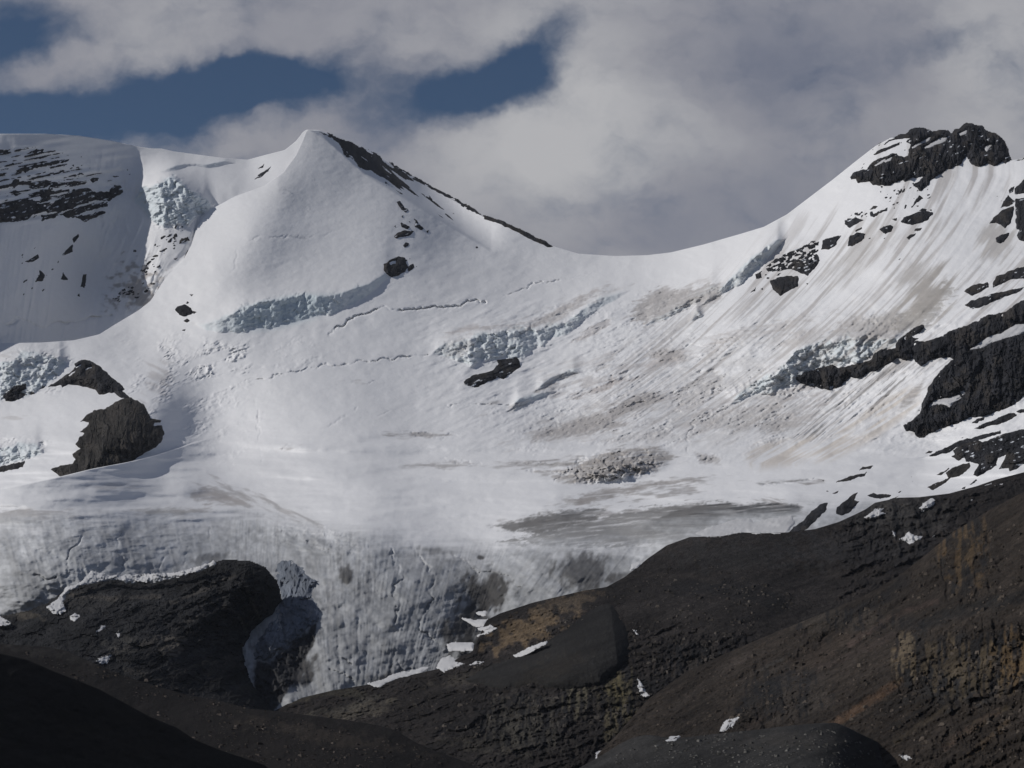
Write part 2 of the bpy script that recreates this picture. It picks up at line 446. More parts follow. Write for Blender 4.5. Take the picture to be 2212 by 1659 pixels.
CLIFFS = [
    ([(400, 690, 0), (440, 712, 10), (480, 722, 32), (520, 718, 50), (580, 708, 58), (640, 694, 54), (720, 680, 42), (790, 645, 28), (825, 612, 16), (860, 580, 0)], 1.2, 50, 0.5),
    (cI((170, 560, 0), (240, 520, 12), (330, 560, 35), (450, 620, 60), (560, 600, 70), (700, 570, 65), (800, 560, 60), (900, 500, 45), (1000, 440, 36), (1120, 400, 30), (1250, 280, 28), (1330, 220, 24), (1400, 190, 14), (1560, 80, 0)), 1.15, 28),
    ([(1500, 668, 0), (1530, 655, 10), (1580, 628, 26), (1620, 602, 36), (1650, 575, 38), (1682, 536, 22), (1706, 505, 0)], 2.5, 30),
    (cJ((160, 720, 0), (310, 660, 25), (380, 640, 30), (480, 640, 50), (560, 600, 60), (640, 560, 75), (760, 470, 60), (900, 450, 62), (1050, 430, 62), (1150, 380, 45), (1280, 320, 22), (1400, 270, 0)), 1.35, 28),
    ([(-60, 872, 60), (0, 868, 85), (50, 862, 90), (80, 850, 80), (110, 830, 55), (140, 795, 30), (155, 775, 0)], 1.2, 25),
    ([(-60, 1015, 40), (0, 1008, 40), (50, 995, 34), (85, 985, 20), (105, 975, 0)], 1.6, 25),
    (cI((700, 900, 0), (720, 912, 14), (790, 890, 22), (850, 860, 14), (950, 820, 12), (1080, 760, 0)), 2.0, 22),
    (cI((860, 790, 0), (930, 770, 12), (1020, 720, 14), (1160, 660, 14), (1230, 640, 0)), 2.0, 22),
    (cI((1600, 345, 0), (1640, 335, 10), (1740, 310, 12), (1840, 250, 16), (1960, 200, 18), (2100, 120, 18), (2150, 60, 0)), 2.0, 30),
    (cI((1900, 320, 0), (1930, 315, 14), (1980, 305, 34), (2020, 270, 22), (2030, 240, 0)), 2.0, 18),
]
GROOVES = [
    ([(598, 404), (650, 434), (700, 466), (742, 492)], 1.3, -1.8), ([(742, 492), (715, 505), (690, 512)], 1.2, 2.5), ([(520, 520), (560, 510), (610, 512), (680, 512)], 1.6, 3.0), ([(515, 530), (512, 560), (500, 590)], 1.5, 3),
    (cF((500, 1490), (560, 1430), (650, 1390), (760, 1340), (830, 1315), (960, 1320), (1060, 1310), (1150, 1315), (1250, 1295), (1320, 1300), (1400, 1280), (1480, 1270)), 1.9, 20),
    (cF((1560, 1255), (1700, 1200), (1850, 1145), (1880, 1155), (2020, 1130), (2200, 1090)), 1.4, 10),
    (cI((0, 560), (80, 545), (190, 530)), 1.6, 12), ([(560, 822), (640, 803), (700, 790), (800, 780), (880, 772)], 1.4, 10),
    (cI((540, 860), (640, 855), (720, 850), (800, 840)), 1.3, 9), (cI((310, 860), (420, 855), (520, 862)), 1.2, 8),
    (crop(2240, 880, .839)((650, 945), (620, 1010), (605, 1060), (610, 1110)), 1.8, 12), (crop(2240, 880, .839)((800, 890), (770, 960)), 1.4, 8), (crop(2240, 880, .839)((590, 600), (740, 610), (900, 590)), 1.5, 7), (crop(2240, 880, .839)((750, 575), (930, 560), (1100, 500)), 1.3, 6),
    (cI((20, 1055), (130, 1045), (260, 1055), (380, 1060)), 1.3, 9), (cI((90, 1060), (180, 1085), (300, 1070)), 1.3, 8),
    (cI((170, 1240), (280, 1235), (400, 1240), (540, 1250)), 1.3, 9), (cI((190, 1280), (300, 1295)), 1.3, 8),
    (cI((720, 1240), (860, 1250), (1080, 1245), (1250, 1210)), 1.6, 12), (cI((850, 1305), (1000, 1305), (1120, 1290)), 1.6, 12), (cI((1030, 1370), (1200, 1250), (1420, 1165), (1580, 1130)), 1.6, 10),
    ([(1640, 1045), (1700, 1043), (1775, 1037)], 1.4, 10), ([(725, 828), (770, 823), (820, 826)], 1.1, 6), ([(610, 968), (625, 958), (648, 965), (640, 973)], 1.4, 8),
    (cE((0, 1490), (130, 1460), (300, 1510), (380, 1480), (430, 1485)), 1.5, 9),
    ([(790, 905), (840, 890), (900, 885)], 1.2, 5), ([(700, 925), (745, 900), (770, 885)], 2.0, 5), ([(555, 860), (560, 940), (567, 1000), (545, 1000)], 1.4, 5),
    # crevasses that split the lower ice
    (cK((480, 320), (450, 380), (390, 430), (375, 520), (385, 590)), 2.0, 12), (cK((680, 320), (665, 400), (690, 480), (690, 550)), 1.6, 9),
    (cK((1190, 300), (1180, 360), (1210, 390)), 1.5, 7), (cK((1060, 410), (1040, 500)), 1.5, 5), (cK((200, 560), (260, 590), (330, 590)), 2.2, 12), (cK((950, 430), (890, 540)), 1.6, 7),
    (cL((780, 270), (790, 340), (840, 390), (860, 430), (800, 480), (800, 540), (830, 560), (800, 680)), 2.4, 14),
    (cL((890, 260), (960, 340), (1030, 450), (990, 500), (1010, 560), (960, 620), (930, 720)), 2.4, 14), (cL((930, 720), (990, 760), (1040, 800)), 2.4, 12),
    (cL((1130, 300), (1250, 400), (1400, 420), (1500, 480)), 1.8, 10), (cL((480, 800), (470, 850), (560, 900)), 1.8, 9), (cL((780, 940), (820, 890), (830, 960), (900, 930)), 2.0, 10),
    (cL((700, 930), (740, 990), (850, 1000)), 3.0, 12), (cL((440, 940), (520, 960), (580, 1000)), 2.0, 9),
]


def flow(u, v):
    """coordinate that is constant along the avalanche runnels of the right flank"""
    w = np.clip(v, 380, 1000) - 450
    return u + 0.55 * w + 0.0011 * w * w


def main_relief(u, v):
    off = np.zeros(u.shape)
    wall = np.zeros(u.shape)
    for (ln, k, L, *sa) in CLIFFS:
        m = in_box(u, v, ln, L * 6)
        if not m.any(): continue
        o, w = cliff_off(u[m], v[m], ln, k, L, *sa)
        off[m] += o; wall[m] = np.maximum(wall[m], w)
    for (p, w, d) in GROOVES:
        off -= groove(u, v, p, w * 0.85, d * (0.5 if p[0][1] > 1120 else 0.7))
    # avalanche runnels
    reg = sst(0, 160, sdf_soft(u, v, REG_RUN))
    p = flow(u, v) + 10 * vn(u / 90, v / 90, 3)
    run = ridged(p / 26, v / 190, 3, 40, 0.6) * 4.5 + ridged(p / 9.0, v / 70, 2, 44) * 2.4 * sst(-0.3, 0.4, fbm(p / 80, v / 120, 2, 47))
    off += reg * run * (0.35 + 0.65 * sst(520, 760, v))
    runlow = blob(u, v, 1830, 880, 260, 120, 35)
    off += ridged((u + 1.15 * v) / 7.5, (v - u) / 160, 2, 48) * 4.5 * sst(0, 26, sdf_soft(u, v, FAN))
    # wind-packed snow everywhere, gentle
    pyr = sst(0, .4, blob(u, v, 660, 480, 260, 240, 0))
    off += fbm(u / 60, v / 38, 3, 50) * 6.0 * (1 - 0.65 * pyr) + fbm(u / 14, v / 8, 3, 53) * 1.0
    # broken snow: avalanche debris, crevassed ice
    rough = (sst(0, .35, blob(u, v, 480, 880, 130, 150, 0)) * 0.7 + sst(0, .5, blob(u, v, 560, 780, 180, 60, 10)) * 0.9 + sst(0, .5, blob(u, v, 400, 760, 170, 50, -5)) * 0.8
             + sst(0, .4, blob(u, v, 1350, 900, 330, 75, 14)) * 1.1 + sst(0, .5, blob(u, v, 1150, 720, 240, 55, 20)) * 1.0 + sst(0, .5, blob(u, v, 1440, 650, 170, 50, 22)) * 1.5
             + sst(0, .4, blob(u, v, 1650, 900, 330, 110, 10)) * 0.9 + sst(0, .5, blob(u, v, 1900, 720, 160, 60, 10)) * 1.3 + sst(0, .4, blob(u, v, 1450, 760, 250, 60, 15)) * 0.8
             + sst(0, .5, blob(u, v, 60, 800, 160, 70, 0)) * 1.5 + sst(0, .5, blob(u, v, 40, 980, 110, 50, 0)) * 1.5 + sst(0, .4, blob(u, v, 330, 830, 60, 110, -20)) * 1.3
             + sst(0, .5, blob(u, v, 1690, 820, 90, 50, 0)) * 1.6 + sst(0, .5, blob(u, v, 1150, 860, 150, 60, 15)) * .8)
    ap = u * 0.94 - v * 0.34; aq = u * 0.34 + v * 0.94
    patch = sst(-0.25, 0.5, fbm(ap / 45, aq / 16, 3, 57))
    off += rough * patch * (ridged(ap / 16, aq / 7, 3, 60) * 4.5 + facets(ap, aq, 9, 5, 61) * 2.6 + fbm(u / 6, v / 5, 2, 63) * 1.6)
    off += fbm(ap / 30, aq / 9, 3, 59) * 6.0 * sst(600, 720, v) * (1 - sst(950, 1010, v)) * sst(800, 1050, u)
    off += (ridged(ap / 22, aq / 8, 3, 56) * 3.2 + facets(ap, aq, 10, 5, 55) * 1.5) * sst(620, 720, v) * (1 - sst(940, 1000, v)) * sst(950, 1200, u) * sst(-0.4, 0.3, fbm(u / 120, v / 60, 2, 58))
    off += fbm(u / 210, v / 30, 3, 54) * 30 * sst(900, 980, v) * (1 - sst(1110, 1160, v))
    for i, (pl, colr, st_, ed) in enumerate(BANDS):
        m = in_box(u, v, pl, 20)
        if not m.any(): continue
        um, vm = u[m], v[m]
        mk = band_mask(um, vm, i + len(ICE_POLYS), pl, ed)
        off[m] += mk * (facets(um - 0.3 * vm, vm + 0.42 * um, 13, 6, 86) * 4.0 - 3.0 + ridged((vm + 0.42 * um) / 6, (um - .42 * vm) / 40, 2, 88) * 2.0)
    ter = sst(940, 1120, u) * sst(610, 680, v) * (1 - sst(860, 940, v)) * (1 - sst(1500, 1640, u)) * sst(-0.2, 0.3, fbm(u / 90, v / 40, 2, 29))
    off += ter * (ledges(u, v, 0.42, 34, 35, 0.9) * 9 + ledges(u, v, 0.38, 13, 37, 0.8) * 3)
    # crevassed hump in the middle
    hm = blob(u, v, 1325, 1005, 150, 48, 8)
    off += sst(0, 1, hm) * 110 + sst(0.1, 0.5, hm) * (facets(u, v, 21, 13, 66) * 20 + facets(u, v, 8, 5, 68) * 5)
    # lower ice: flutes that fan out along the tongue
    ice = ice_mask(u, v)
    f = flute(u, v)
    off += ice * (ridged(f[0], f[1], 3, 70) * 1.3 + facets(u, v, 14, 8, 71) * 0.8 * sst(-.1, .4, fbm(u / 60, v / 50, 2, 74)) + fbm(f[0] * 2.3, f[1] * 4, 3, 73) * 0.8 + fbm(u / 40, v / 24, 3, 75) * 7 + fbm(u / 9, v / 6, 3, 77) * 0.9)
    hum = blob(u, v, 680, 1165, 170, 45, -8)
    off += sst(0.1, .6, hum) * (ridged(u / 40 + v / 40, v / 10 - u / 70, 3, 79) * 8 + facets(u, v, 16, 9, 78) * 4)
    # the roll-over where the plateau breaks into the lower ice
    off += 7 * np.exp(-((v - ICE_LINE(u) - 55 + 14 * fbm(u / 80, u * 0, 2, 84)) / 70.0) ** 2)
    off += sst(0.0, .4, blob(u, v, 300, 1150, 420, 60, 0)) * ridged(u / 60, (v + 0.05 * u) / 9, 3, 85) * 2.5
    off += sst(0, 10, sdf_soft(u, v, GULLY)) * (facets(u, v, 14, 18, 83) * 6 + facets(u, v, 5, 6, 87) * 2)
    # bulges and hollows of the lower ice
    off += 60 * blob(u, v, 860, 1330, 230, 230, 0) + 45 * blob(u, v, 690, 1180, 180, 90, 0) - 45 * blob(u, v, 1040, 1330, 75, 110, 20) + 40 * blob(u, v, 1200, 1220, 170, 90, 10) + 30 * blob(u, v, 250, 1200, 300, 110, 0)
    off -= 8 * sst(0, .6, blob(u, v, 640, 1400, 62, 190, 14))
    return off, wall


def sdf_soft(u, v, poly):
    m = in_box(u, v, poly, 12); out = np.full(u.shape, -60.0)
    if m.any(): out[m] = sdf(u[m], v[m], poly)
    return out


REG_RUN = [(1380, 640), (1650, 470), (1900, 250), (2500, 250), (2500, 760), (2050, 900), (1800, 1000), (1450, 1010), (1180, 960), (1250, 760)]
ICE_LINE = curve([(-60, 1128), (0, 1124), (150, 1128), (300, 1120), (450, 1122), (540, 1104), (620, 1112), (720, 1146), (800, 1158), (880, 1185), (980, 1196), (1060, 1186), (1110, 1176), (1350, 1168), (1470, 1150), (1560, 1120), (1700, 1100), (2300, 1100)], 8)


def ice_mask(u, v):
    return sst(-40, 50, v - ICE_LINE(u) + 30 * fbm(u / 70, v / 8, 4, 80) + 18 * fbm(u / 160, v / 40, 2, 81))


def flute(u, v):
    """flow-line coordinates of the tongues: x across, y along"""
    k = sst(600, 900, u) * (1 - sst(980, 1060, u))
    ccx = 790 - 0.05 * (v - 1180); wd = np.clip(330 - 0.45 * (v - 1180), 110, 420)
    xa = (u - ccx) / wd * 34 + 3
    right = sst(960, 1080, u + 0.3 * (v - 1250))
    xb = (u + 0.75 * (v - 1180)) / 12.0
    left = 1 - sst(470, 640, u)
    xc = (u - 0.25 * (v - 1180)) / 15.0
    xd = (v + 0.25 * u) / 8.0
    side = left * (1 - sst(1150, 1210, v))
    x = xa * (1 - right) * (1 - left) + xb * right + xc * left
    return x, v / 85.0 + 0 * x


SNOW = (0.81, 0.81, 0.82)
cO = crop(800, 2000, .651); cQ = crop(2240, 1840, .839)
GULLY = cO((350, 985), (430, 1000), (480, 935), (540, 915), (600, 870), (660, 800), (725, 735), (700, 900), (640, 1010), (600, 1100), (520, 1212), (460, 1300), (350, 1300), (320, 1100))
cN = crop(1600, 960, .6026)
BANDS = [
    (cN((885, 1012), (960, 948), (1060, 895), (1150, 870), (1185, 888), (1080, 922), (980, 982), (900, 1018)), (0.40, 0.385, 0.375), 0.85, 4),
    (cN((708, 1142), (740, 1098), (800, 1073), (862, 1078), (842, 1102), (780, 1122), (730, 1152)), (0.42, 0.41, 0.405), 0.8, 3),  # crevasse shadow painted as a grey band
    (cN((1290, 862), (1380, 818), (1462, 823), (1380, 862), (1300, 882)), (0.44, 0.42, 0.41), 0.8, 5),
    (cN((1370, 942), (1400, 898), (1440, 908), (1500, 903), (1582, 920), (1560, 942), (1430, 955), (1380, 995), (1280, 1015), (1150, 1055), (1100, 1050), (1300, 975)), (0.50, 0.46, 0.44), 0.8, 9),
    (cN((1370, 1135), (1500, 1055), (1640, 1012), (1760, 1005), (1730, 1065), (1600, 1115), (1480, 1155), (1400, 1185)), (0.42, 0.40, 0.39), 0.85, 10),
    (cN((860, 1315), (1000, 1240), (1180, 1188), (1340, 1145), (1400, 1175), (1500, 1230), (1400, 1275), (1200, 1295), (1050, 1312), (880, 1328)), (0.44, 0.42, 0.41), 0.85, 11),
    (cN((1550, 425), (1650, 355), (1720, 328), (1820, 338), (1960, 318), (2050, 278), (2130, 285), (2130, 385), (1960, 435), (1850, 475), (1740, 505), (1620, 565), (1545, 525)), (0.46, 0.44, 0.43), 0.85, 14),
    (cN((1635, 752), (1740, 708), (1880, 758), (1902, 802), (1800, 825), (1700, 803)), (0.46, 0.435, 0.42), 0.75, 8),
    (cN((900, 545), (1100, 430), (1200, 365), (1260, 378), (1200, 435), (1090, 505), (980, 575)), (0.50, 0.48, 0.47), 0.75, 8),
    (cN((1540, 300), (1400, 350), (1250, 400), (1260, 370), (1400, 320), (1560, 290)), (0.50, 0.48, 0.47), 0.6, 6),
    (cN((220, 725), (330, 650), (400, 640), (480, 660), (500, 700), (420, 770), (330, 790), (240, 760)), (0.54, 0.53, 0.53), 0.7, 7),
    (cN((1110, 690), (1200, 620), (1280, 560), (1380, 520), (1400, 560), (1300, 640), (1180, 700)), (0.50, 0.47, 0.46), 0.7, 9),
    (cN((1800, 1010), (2000, 900), (2130, 850), (2130, 1000), (1950, 1120), (1820, 1150)), (0.48, 0.46, 0.45), 0.6, 16),
    (cN((1300, 1330), (1500, 1290), (1800, 1260), (1850, 1320), (1700, 1340), (1450, 1350)), (0.52, 0.50, 0.49), 0.5, 12),
    (cN((1950, 1400), (2050, 1420), (2130, 1450), (2130, 1500), (1980, 1480)), (0.44, 0.42, 0.41), 0.7, 6),
    (cN((530, 1080), (640, 1070), (700, 1075), (640, 1095), (540, 1100)), (0.46, 0.44, 0.43), 0.8, 4),
    (cJ((0, 760), (200, 700), (420, 690), (560, 700), (500, 800), (300, 860), (60, 860)), (0.52, 0.50, 0.485), 0.55, 16),
    (cJ((380, 830), (520, 760), (640, 790), (560, 880), (420, 900)), (0.44, 0.42, 0.41), 0.6, 12),
    (cJ((1000, 100), (1180, 90), (1300, 110), (1290, 180), (1180, 230), (1020, 200)), (0.50, 0.48, 0.46), 0.6, 12),
    (cJ((520, 300), (640, 200), (800, 170), (900, 200), (760, 280), (600, 330)), (0.54, 0.51, 0.49), 0.5, 12),
    (cJ((0, 1030), (80, 1035), (150, 1050), (80, 1075), (0, 1070)), (0.44, 0.42, 0.41), 0.7, 6),
]
FAN = crop(2240, 880, .839)((1050, 1060), (1180, 860), (1480, 680), (1640, 650), (1780, 690), (1640, 860), (1480, 980), (1250, 1080))
GRIME = crop(2240, 880, .839)((-200, 900), (200, 820), (560, 560), (1000, 500), (1400, 480), (1700, 300), (1800, 420), (1500, 600), (1200, 850), (1500, 900), (1300, 1080), (700, 1150), (300, 1120), (-300, 1060))
ICE_POLYS = [
    (cM((330, 140), (400, 112), (520, 86), (640, 74), (760, 82), (900, 78), (1000, 84), (1062, 100), (1030, 150), (1000, 178), (950, 160), (870, 172), (790, 163), (700, 182), (620, 196), (500, 218), (430, 245), (300, 240), (200, 215)), (0.040, 0.040, 0.041), 1.0, 6),
    (cL((1330, 150), (1450, 110), (1650, 70), (1900, 42), (1965, 60), (1900, 112), (1750, 150), (1700, 187), (1550, 182), (1400, 168)), (0.17, 0.165, 0.16), 0.9, 9),
    (cI((1090, 1510), (1200, 1460), (1350, 1420), (1600, 1388), (1900, 1348), (2050, 1328), (1950, 1372), (1700, 1412), (1500, 1452), (1300, 1502), (1200, 1535)), (0.33, 0.305, 0.29), 0.8, 9),
    (cI((1005, 1340), (1100, 1310), (1250, 1220), (1400, 1160), (1550, 1148), (1700, 1138), (1835, 1190), (1800, 1242), (1700, 1302), (1500, 1342), (1300, 1372), (1150, 1388), (1050, 1377)), (0.36, 0.335, 0.315), 0.85, 6),
    (crop(2240, 880, .839)((60, 1440), (250, 1392), (430, 1367), (640, 1347), (800, 1347), (860, 1420), (800, 1500), (600, 1545), (300, 1560), (0, 1560), (-300, 1540), (-100, 1480)), (0.20, 0.195, 0.19), 0.85, 12),
    (cK((1060, 100), (1160, 60), (1250, 90), (1380, 140), (1440, 175), (1200, 172), (1100, 150)), (0.42, 0.39, 0.375), 0.75, 9),
    (cK((740, 203), (900, 188), (1100, 195), (1000, 216), (850, 226)), (0.38, 0.365, 0.35), 0.8, 7),
    (cK((-100, 205), (120, 192), (315, 230), (300, 262), (100, 272), (-100, 262)), (0.42, 0.405, 0.395), 0.7, 10),
    (cI((720, 1240), (860, 1248), (1080, 1244), (1200, 1225), (1240, 1240), (1000, 1275), (860, 1265)), (0.36, 0.34, 0.32), 0.8, 6),
    (cI((850, 1298), (1000, 1300), (1180, 1262), (1260, 1250), (1100, 1310), (950, 1330)), (0.40, 0.375, 0.355), 0.8, 6),
    (cI((170, 1238), (250, 1232), (400, 1236), (420, 1250), (300, 1262), (200, 1256)), (0.42, 0.40, 0.385), 0.75, 6),
    (cI((900, 770), (980, 720), (1080, 670), (1180, 645), (1170, 670), (1060, 715), (960, 770), (900, 790)), (0.42, 0.40, 0.385), 0.7, 7),
    (cI((900, 1055), (1100, 990), (1300, 945), (1400, 880), (1550, 830), (1650, 800), (1750, 820), (1600, 900), (1350, 985), (1250, 1030), (1050, 1070), (880, 1095)), (0.46, 0.435, 0.42), 0.65, 16),
    (cI((1100, 830), (1300, 760), (1400, 690), (1450, 720), (1330, 790), (1200, 825)), (0.50, 0.46, 0.44), 0.6, 9),
    (cI((1600, 620), (1700, 500), (1900, 520), (1880, 570), (1750, 600)), (0.52, 0.48, 0.465), 0.55, 10),
    (cI((1560, 190), (1700, 110), (1830, 120), (2000, 140), (2150, 90), (2100, 180), (1850, 250), (1640, 330), (1540, 290)), (0.48, 0.455, 0.44), 0.6, 16),
    (cI((280, 390), (450, 340), (560, 345), (700, 330), (900, 290), (1060, 200), (1250, 120), (1400, 60), (1250, 160), (1080, 250), (900, 340), (650, 360), (400, 400)), (0.50, 0.465, 0.45), 0.6, 12),
    (cJ((60, 250), (300, 200), (600, 120), (900, 60), (900, 90), (600, 170), (350, 260), (80, 290)), (0.52, 0.49, 0.47), 0.5, 14),
    (cJ((900, 180), (1100, 110), (1300, 100), (1350, 200), (1200, 280), (900, 260)), (0.46, 0.43, 0.41), 0.6, 18),
    (cJ((1280, 130), (1500, 0), (1640, -120), (1700, -60), (1600, 80), (1480, 180), (1300, 240)), (0.36, 0.34, 0.315), 0.75, 18),
    (cJ((480, 830), (700, 740), (900, 620), (760, 800), (500, 890)), (0.45, 0.42, 0.40), 0.55, 14),
    (cJ((1300, 740), (1360, 630), (1440, 560), (1500, 505), (1470, 600), (1420, 680), (1330, 735)), (0.36, 0.34, 0.33), 0.85, 4),
    (cJ((370, 1210), (500, 1200), (700, 1188), (760, 1195), (560, 1215), (400, 1228)), (0.16, 0.155, 0.15), 0.9, 4),
]


def smear(u, v, b, seed, st=(0.94, -0.34, 50, 7), thr=(-0.5, 0.25)):
    ap = (u * st[0] + v * st[1]) / st[2]; aq = (-u * st[1] + v * st[0]) / st[3]
    n = fbm(ap, aq, 4, seed)
    return sst(thr[0], thr[1], n * 1.0 + (b - 0.75)) * sst(0, 0.1, b)


def band_mask(um, vm, i, pl, ed):
    tl = 0.1 if i < len(ICE_POLYS) else 0.42
    sd = sdf(um, vm, pl) + ed * fbm((um - tl * vm) / 26, (vm + tl * um) / 4.5, 4, 130 + i) + 0.6 * ed * fbm(um / 6, (vm + tl * um) / 3.2, 3, 135)
    gr = sst(-0.75, 0.15, fbm((um - tl * vm) / 45, (vm + tl * um) / 3.0, 3, 139 + i % 9))
    return sst(-3, 7, sd) * (0.35 + 0.65 * gr)


def main_colour(u, v):
    c = np.broadcast_to(np.array(SNOW), u.shape + (3,)).copy()
    c *= (1 + 0.03 * fbm(u / 120, v / 60, 3, 90))[..., None]
    _, wall = main_relief_cache
    if wall.shape != u.shape: wall = main_relief(u, v)[1]
    c = mixc(c, (0.66, 0.715, 0.74), wall * (0.75 + 0.25 * vn(u / 8, v / 14, 91)))
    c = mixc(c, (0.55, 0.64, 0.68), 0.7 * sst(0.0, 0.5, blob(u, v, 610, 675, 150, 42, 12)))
    # dirty avalanche streaks on the right flank
    p = flow(u, v)
    reg = sst(0, 120, sdf_soft(u, v, REG_RUN))
    st = sst(0.12, 0.6, fbm(p / 14, v / 130, 4, 92) + 0.25 * fbm(p / 60, v / 90, 2, 95))
    c = mixc(c, (0.46, 0.435, 0.42), 0.75 * reg * st)
    fine_st = sst(0.05, 0.5, fbm(p / 5.5, v / 110, 3, 96) + 0.5 * fbm(p / 60, v / 60, 2, 99) - 0.05)
    c = mixc(c, (0.44, 0.42, 0.41), 0.55 * reg * fine_st * sst(480, 640, v))
    fan = sst(0, 22, sdf_soft(u, v, FAN))
    c = mixc(c, (0.26, 0.25, 0.245), 0.85 * fan * sst(0.12, 0.45, fbm((u + 1.15 * v) / 5.5, (v - u) / 120, 3, 89)))
    grime = sst(0, 60, sdf_soft(u, v, GRIME))
    c = mixc(c, (0.50, 0.49, 0.485), 0.40 * grime * sst(-0.35, 0.35, fbm(p / 20, v / 16, 5, 94)))
    dirty = np.zeros(u.shape)
    for (cu, cv, ru, rv, an, s) in [(2000, 640, 110, 70, 50, .95), (1930, 700, 130, 50, 40, .75), (1850, 545, 140, 50, 50, .5), (2150, 520, 60, 60, 45, .7), (1980, 590, 60, 30, 50, .6), (1700, 590, 110, 40, 50, .35)]:
        dirty = np.maximum(dirty, s * sst(-0.55, 0.3, fbm(p / 11, v / 60, 4, 97) + (blob(u, v, cu, cv, ru, rv, an) * 1.6 - 0.85)) * sst(0, .15, blob(u, v, cu, cv, ru, rv, an)))
    c = mixc(c, (0.40, 0.375, 0.35), dirty)
    tan = sst(0.0, 0.6, band(u, v, [(1960, 860), (1880, 920), (1790, 965), (1640, 985)], 40)) * sst(-0.5, 0.3, fbm(p / 12, v / 40, 3, 98))
    c = mixc(c, (0.60, 0.54, 0.475), 0.75 * tan)
    # crevassed grey-brown bands
    for i, (cu, cv, ru, rv, an, s) in enumerate([(1330, 890, 300, 42, 14, .55), (1250, 930, 230, 40, 8, .55), (1440, 640, 150, 34, 24, .6), (1180, 690, 190, 40, 24, .55), (1020, 710, 90, 22, 12, .5), (1600, 900, 300, 60, 10, .45),
                                                 (1720, 850, 110, 40, 10, .6), (1450, 770, 180, 34, 15, .5), (1250, 790, 170, 24, 16, .45), (1200, 850, 200, 22, 18, .55), (1650, 720, 260, 28, 10, .4), (330, 830, 50, 90, -25, .5), (60, 775, 150, 28, 0, .35), (20, 900, 60, 14, 0, .4)]):
        c = mixc(c, (0.47, 0.44, 0.425), s * smear(u, v, blob(u, v, cu, cv, ru, rv, an), 100 + i, (math.cos(math.radians(an)), -math.sin(math.radians(an)), 34, 8), (-0.35, 0.35)))
    # the dirty hump and wind-scoured bare ice
    for i, (cu, cv, ru, rv, an, s) in enumerate([(1325, 1005, 170, 48, 8, .9), (1190, 1000, 160, 16, 3, .8), (1380, 1068, 240, 24, 7, .75), (1190, 1128, 150, 30, 3, .9), (1330, 1110, 260, 20, 4, .6), (1560, 1105, 220, 34, 2, .95), (1690, 1100, 80, 34, -15, .95),
                                                 (500, 1072, 120, 34, -22, .65), (620, 1105, 130, 20, -25, .65), (85, 1112, 150, 20, 0, .6), (380, 1106, 140, 12, 0, .7), (250, 1050, 110, 14, 0, .35), (900, 940, 110, 12, 0, .7), (950, 1006, 110, 12, 0, .65),
                                                 (860, 945, 40, 8, 0, .8), (1715, 1040, 100, 10, 0, .95), (1450, 1040, 150, 12, 4, .6), (1260, 1080, 60, 14, 0, .6), (625, 965, 30, 12, 10, .6), (1085, 1008, 90, 8, 0, .6), (760, 826, 60, 7, 0, .5), (1420, 1150, 120, 20, 6, .7)]):
        c = mixc(c, (0.33, 0.31, 0.30), s * smear(u, v, blob(u, v, cu, cv, ru, rv, an), 120 + i, (math.cos(math.radians(an)), -math.sin(math.radians(an)), 30, 5), (-0.4, 0.35)))
    for i, (pl, colr, st_, ed) in enumerate(ICE_POLYS + BANDS):
        m = in_box(u, v, pl, 20)
        if not m.any(): continue
        mk = band_mask(u[m], v[m], i, pl, ed)
        c[m] = mixc(c[m], colr, st_ * mk)
    # lower ice
    ice = ice_mask(u, v)
    f = flute(u, v)
    g = 0.5 + 0.5 * fbm(f[0] / 2, f[1], 4, 150)
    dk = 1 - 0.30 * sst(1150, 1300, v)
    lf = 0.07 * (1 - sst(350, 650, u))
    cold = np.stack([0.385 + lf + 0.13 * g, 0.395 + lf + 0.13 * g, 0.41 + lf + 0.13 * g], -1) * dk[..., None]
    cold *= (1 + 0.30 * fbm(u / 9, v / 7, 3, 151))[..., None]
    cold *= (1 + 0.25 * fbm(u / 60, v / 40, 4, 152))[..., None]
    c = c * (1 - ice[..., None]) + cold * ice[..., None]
    fr = sst(-0.1, 0.55, fbm(f[0] / 1.3, f[1] * 1.4, 4, 155)) * ice
    c = mixc(c, (0.22, 0.215, 0.21), 0.25 * fr)
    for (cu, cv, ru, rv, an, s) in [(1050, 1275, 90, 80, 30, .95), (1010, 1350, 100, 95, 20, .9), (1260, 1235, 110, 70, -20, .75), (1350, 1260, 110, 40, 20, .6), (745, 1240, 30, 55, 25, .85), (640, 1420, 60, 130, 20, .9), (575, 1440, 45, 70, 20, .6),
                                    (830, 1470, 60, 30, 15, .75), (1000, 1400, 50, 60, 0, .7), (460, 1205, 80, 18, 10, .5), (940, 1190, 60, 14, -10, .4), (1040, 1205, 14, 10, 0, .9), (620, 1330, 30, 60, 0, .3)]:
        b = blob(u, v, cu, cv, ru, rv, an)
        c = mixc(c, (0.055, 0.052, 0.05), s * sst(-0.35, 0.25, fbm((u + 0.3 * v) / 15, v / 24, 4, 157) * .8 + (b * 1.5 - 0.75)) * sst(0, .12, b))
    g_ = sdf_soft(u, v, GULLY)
    c = mixc(c, (0.03, 0.03, 0.032), sst(-1, 5, g_ + 5 * fbm(u / 8, v / 12, 3, 159)))  # shadow lying in the gully, painted dark into the surface colour
    return c


main_relief_cache = (np.zeros(1), np.zeros(1))


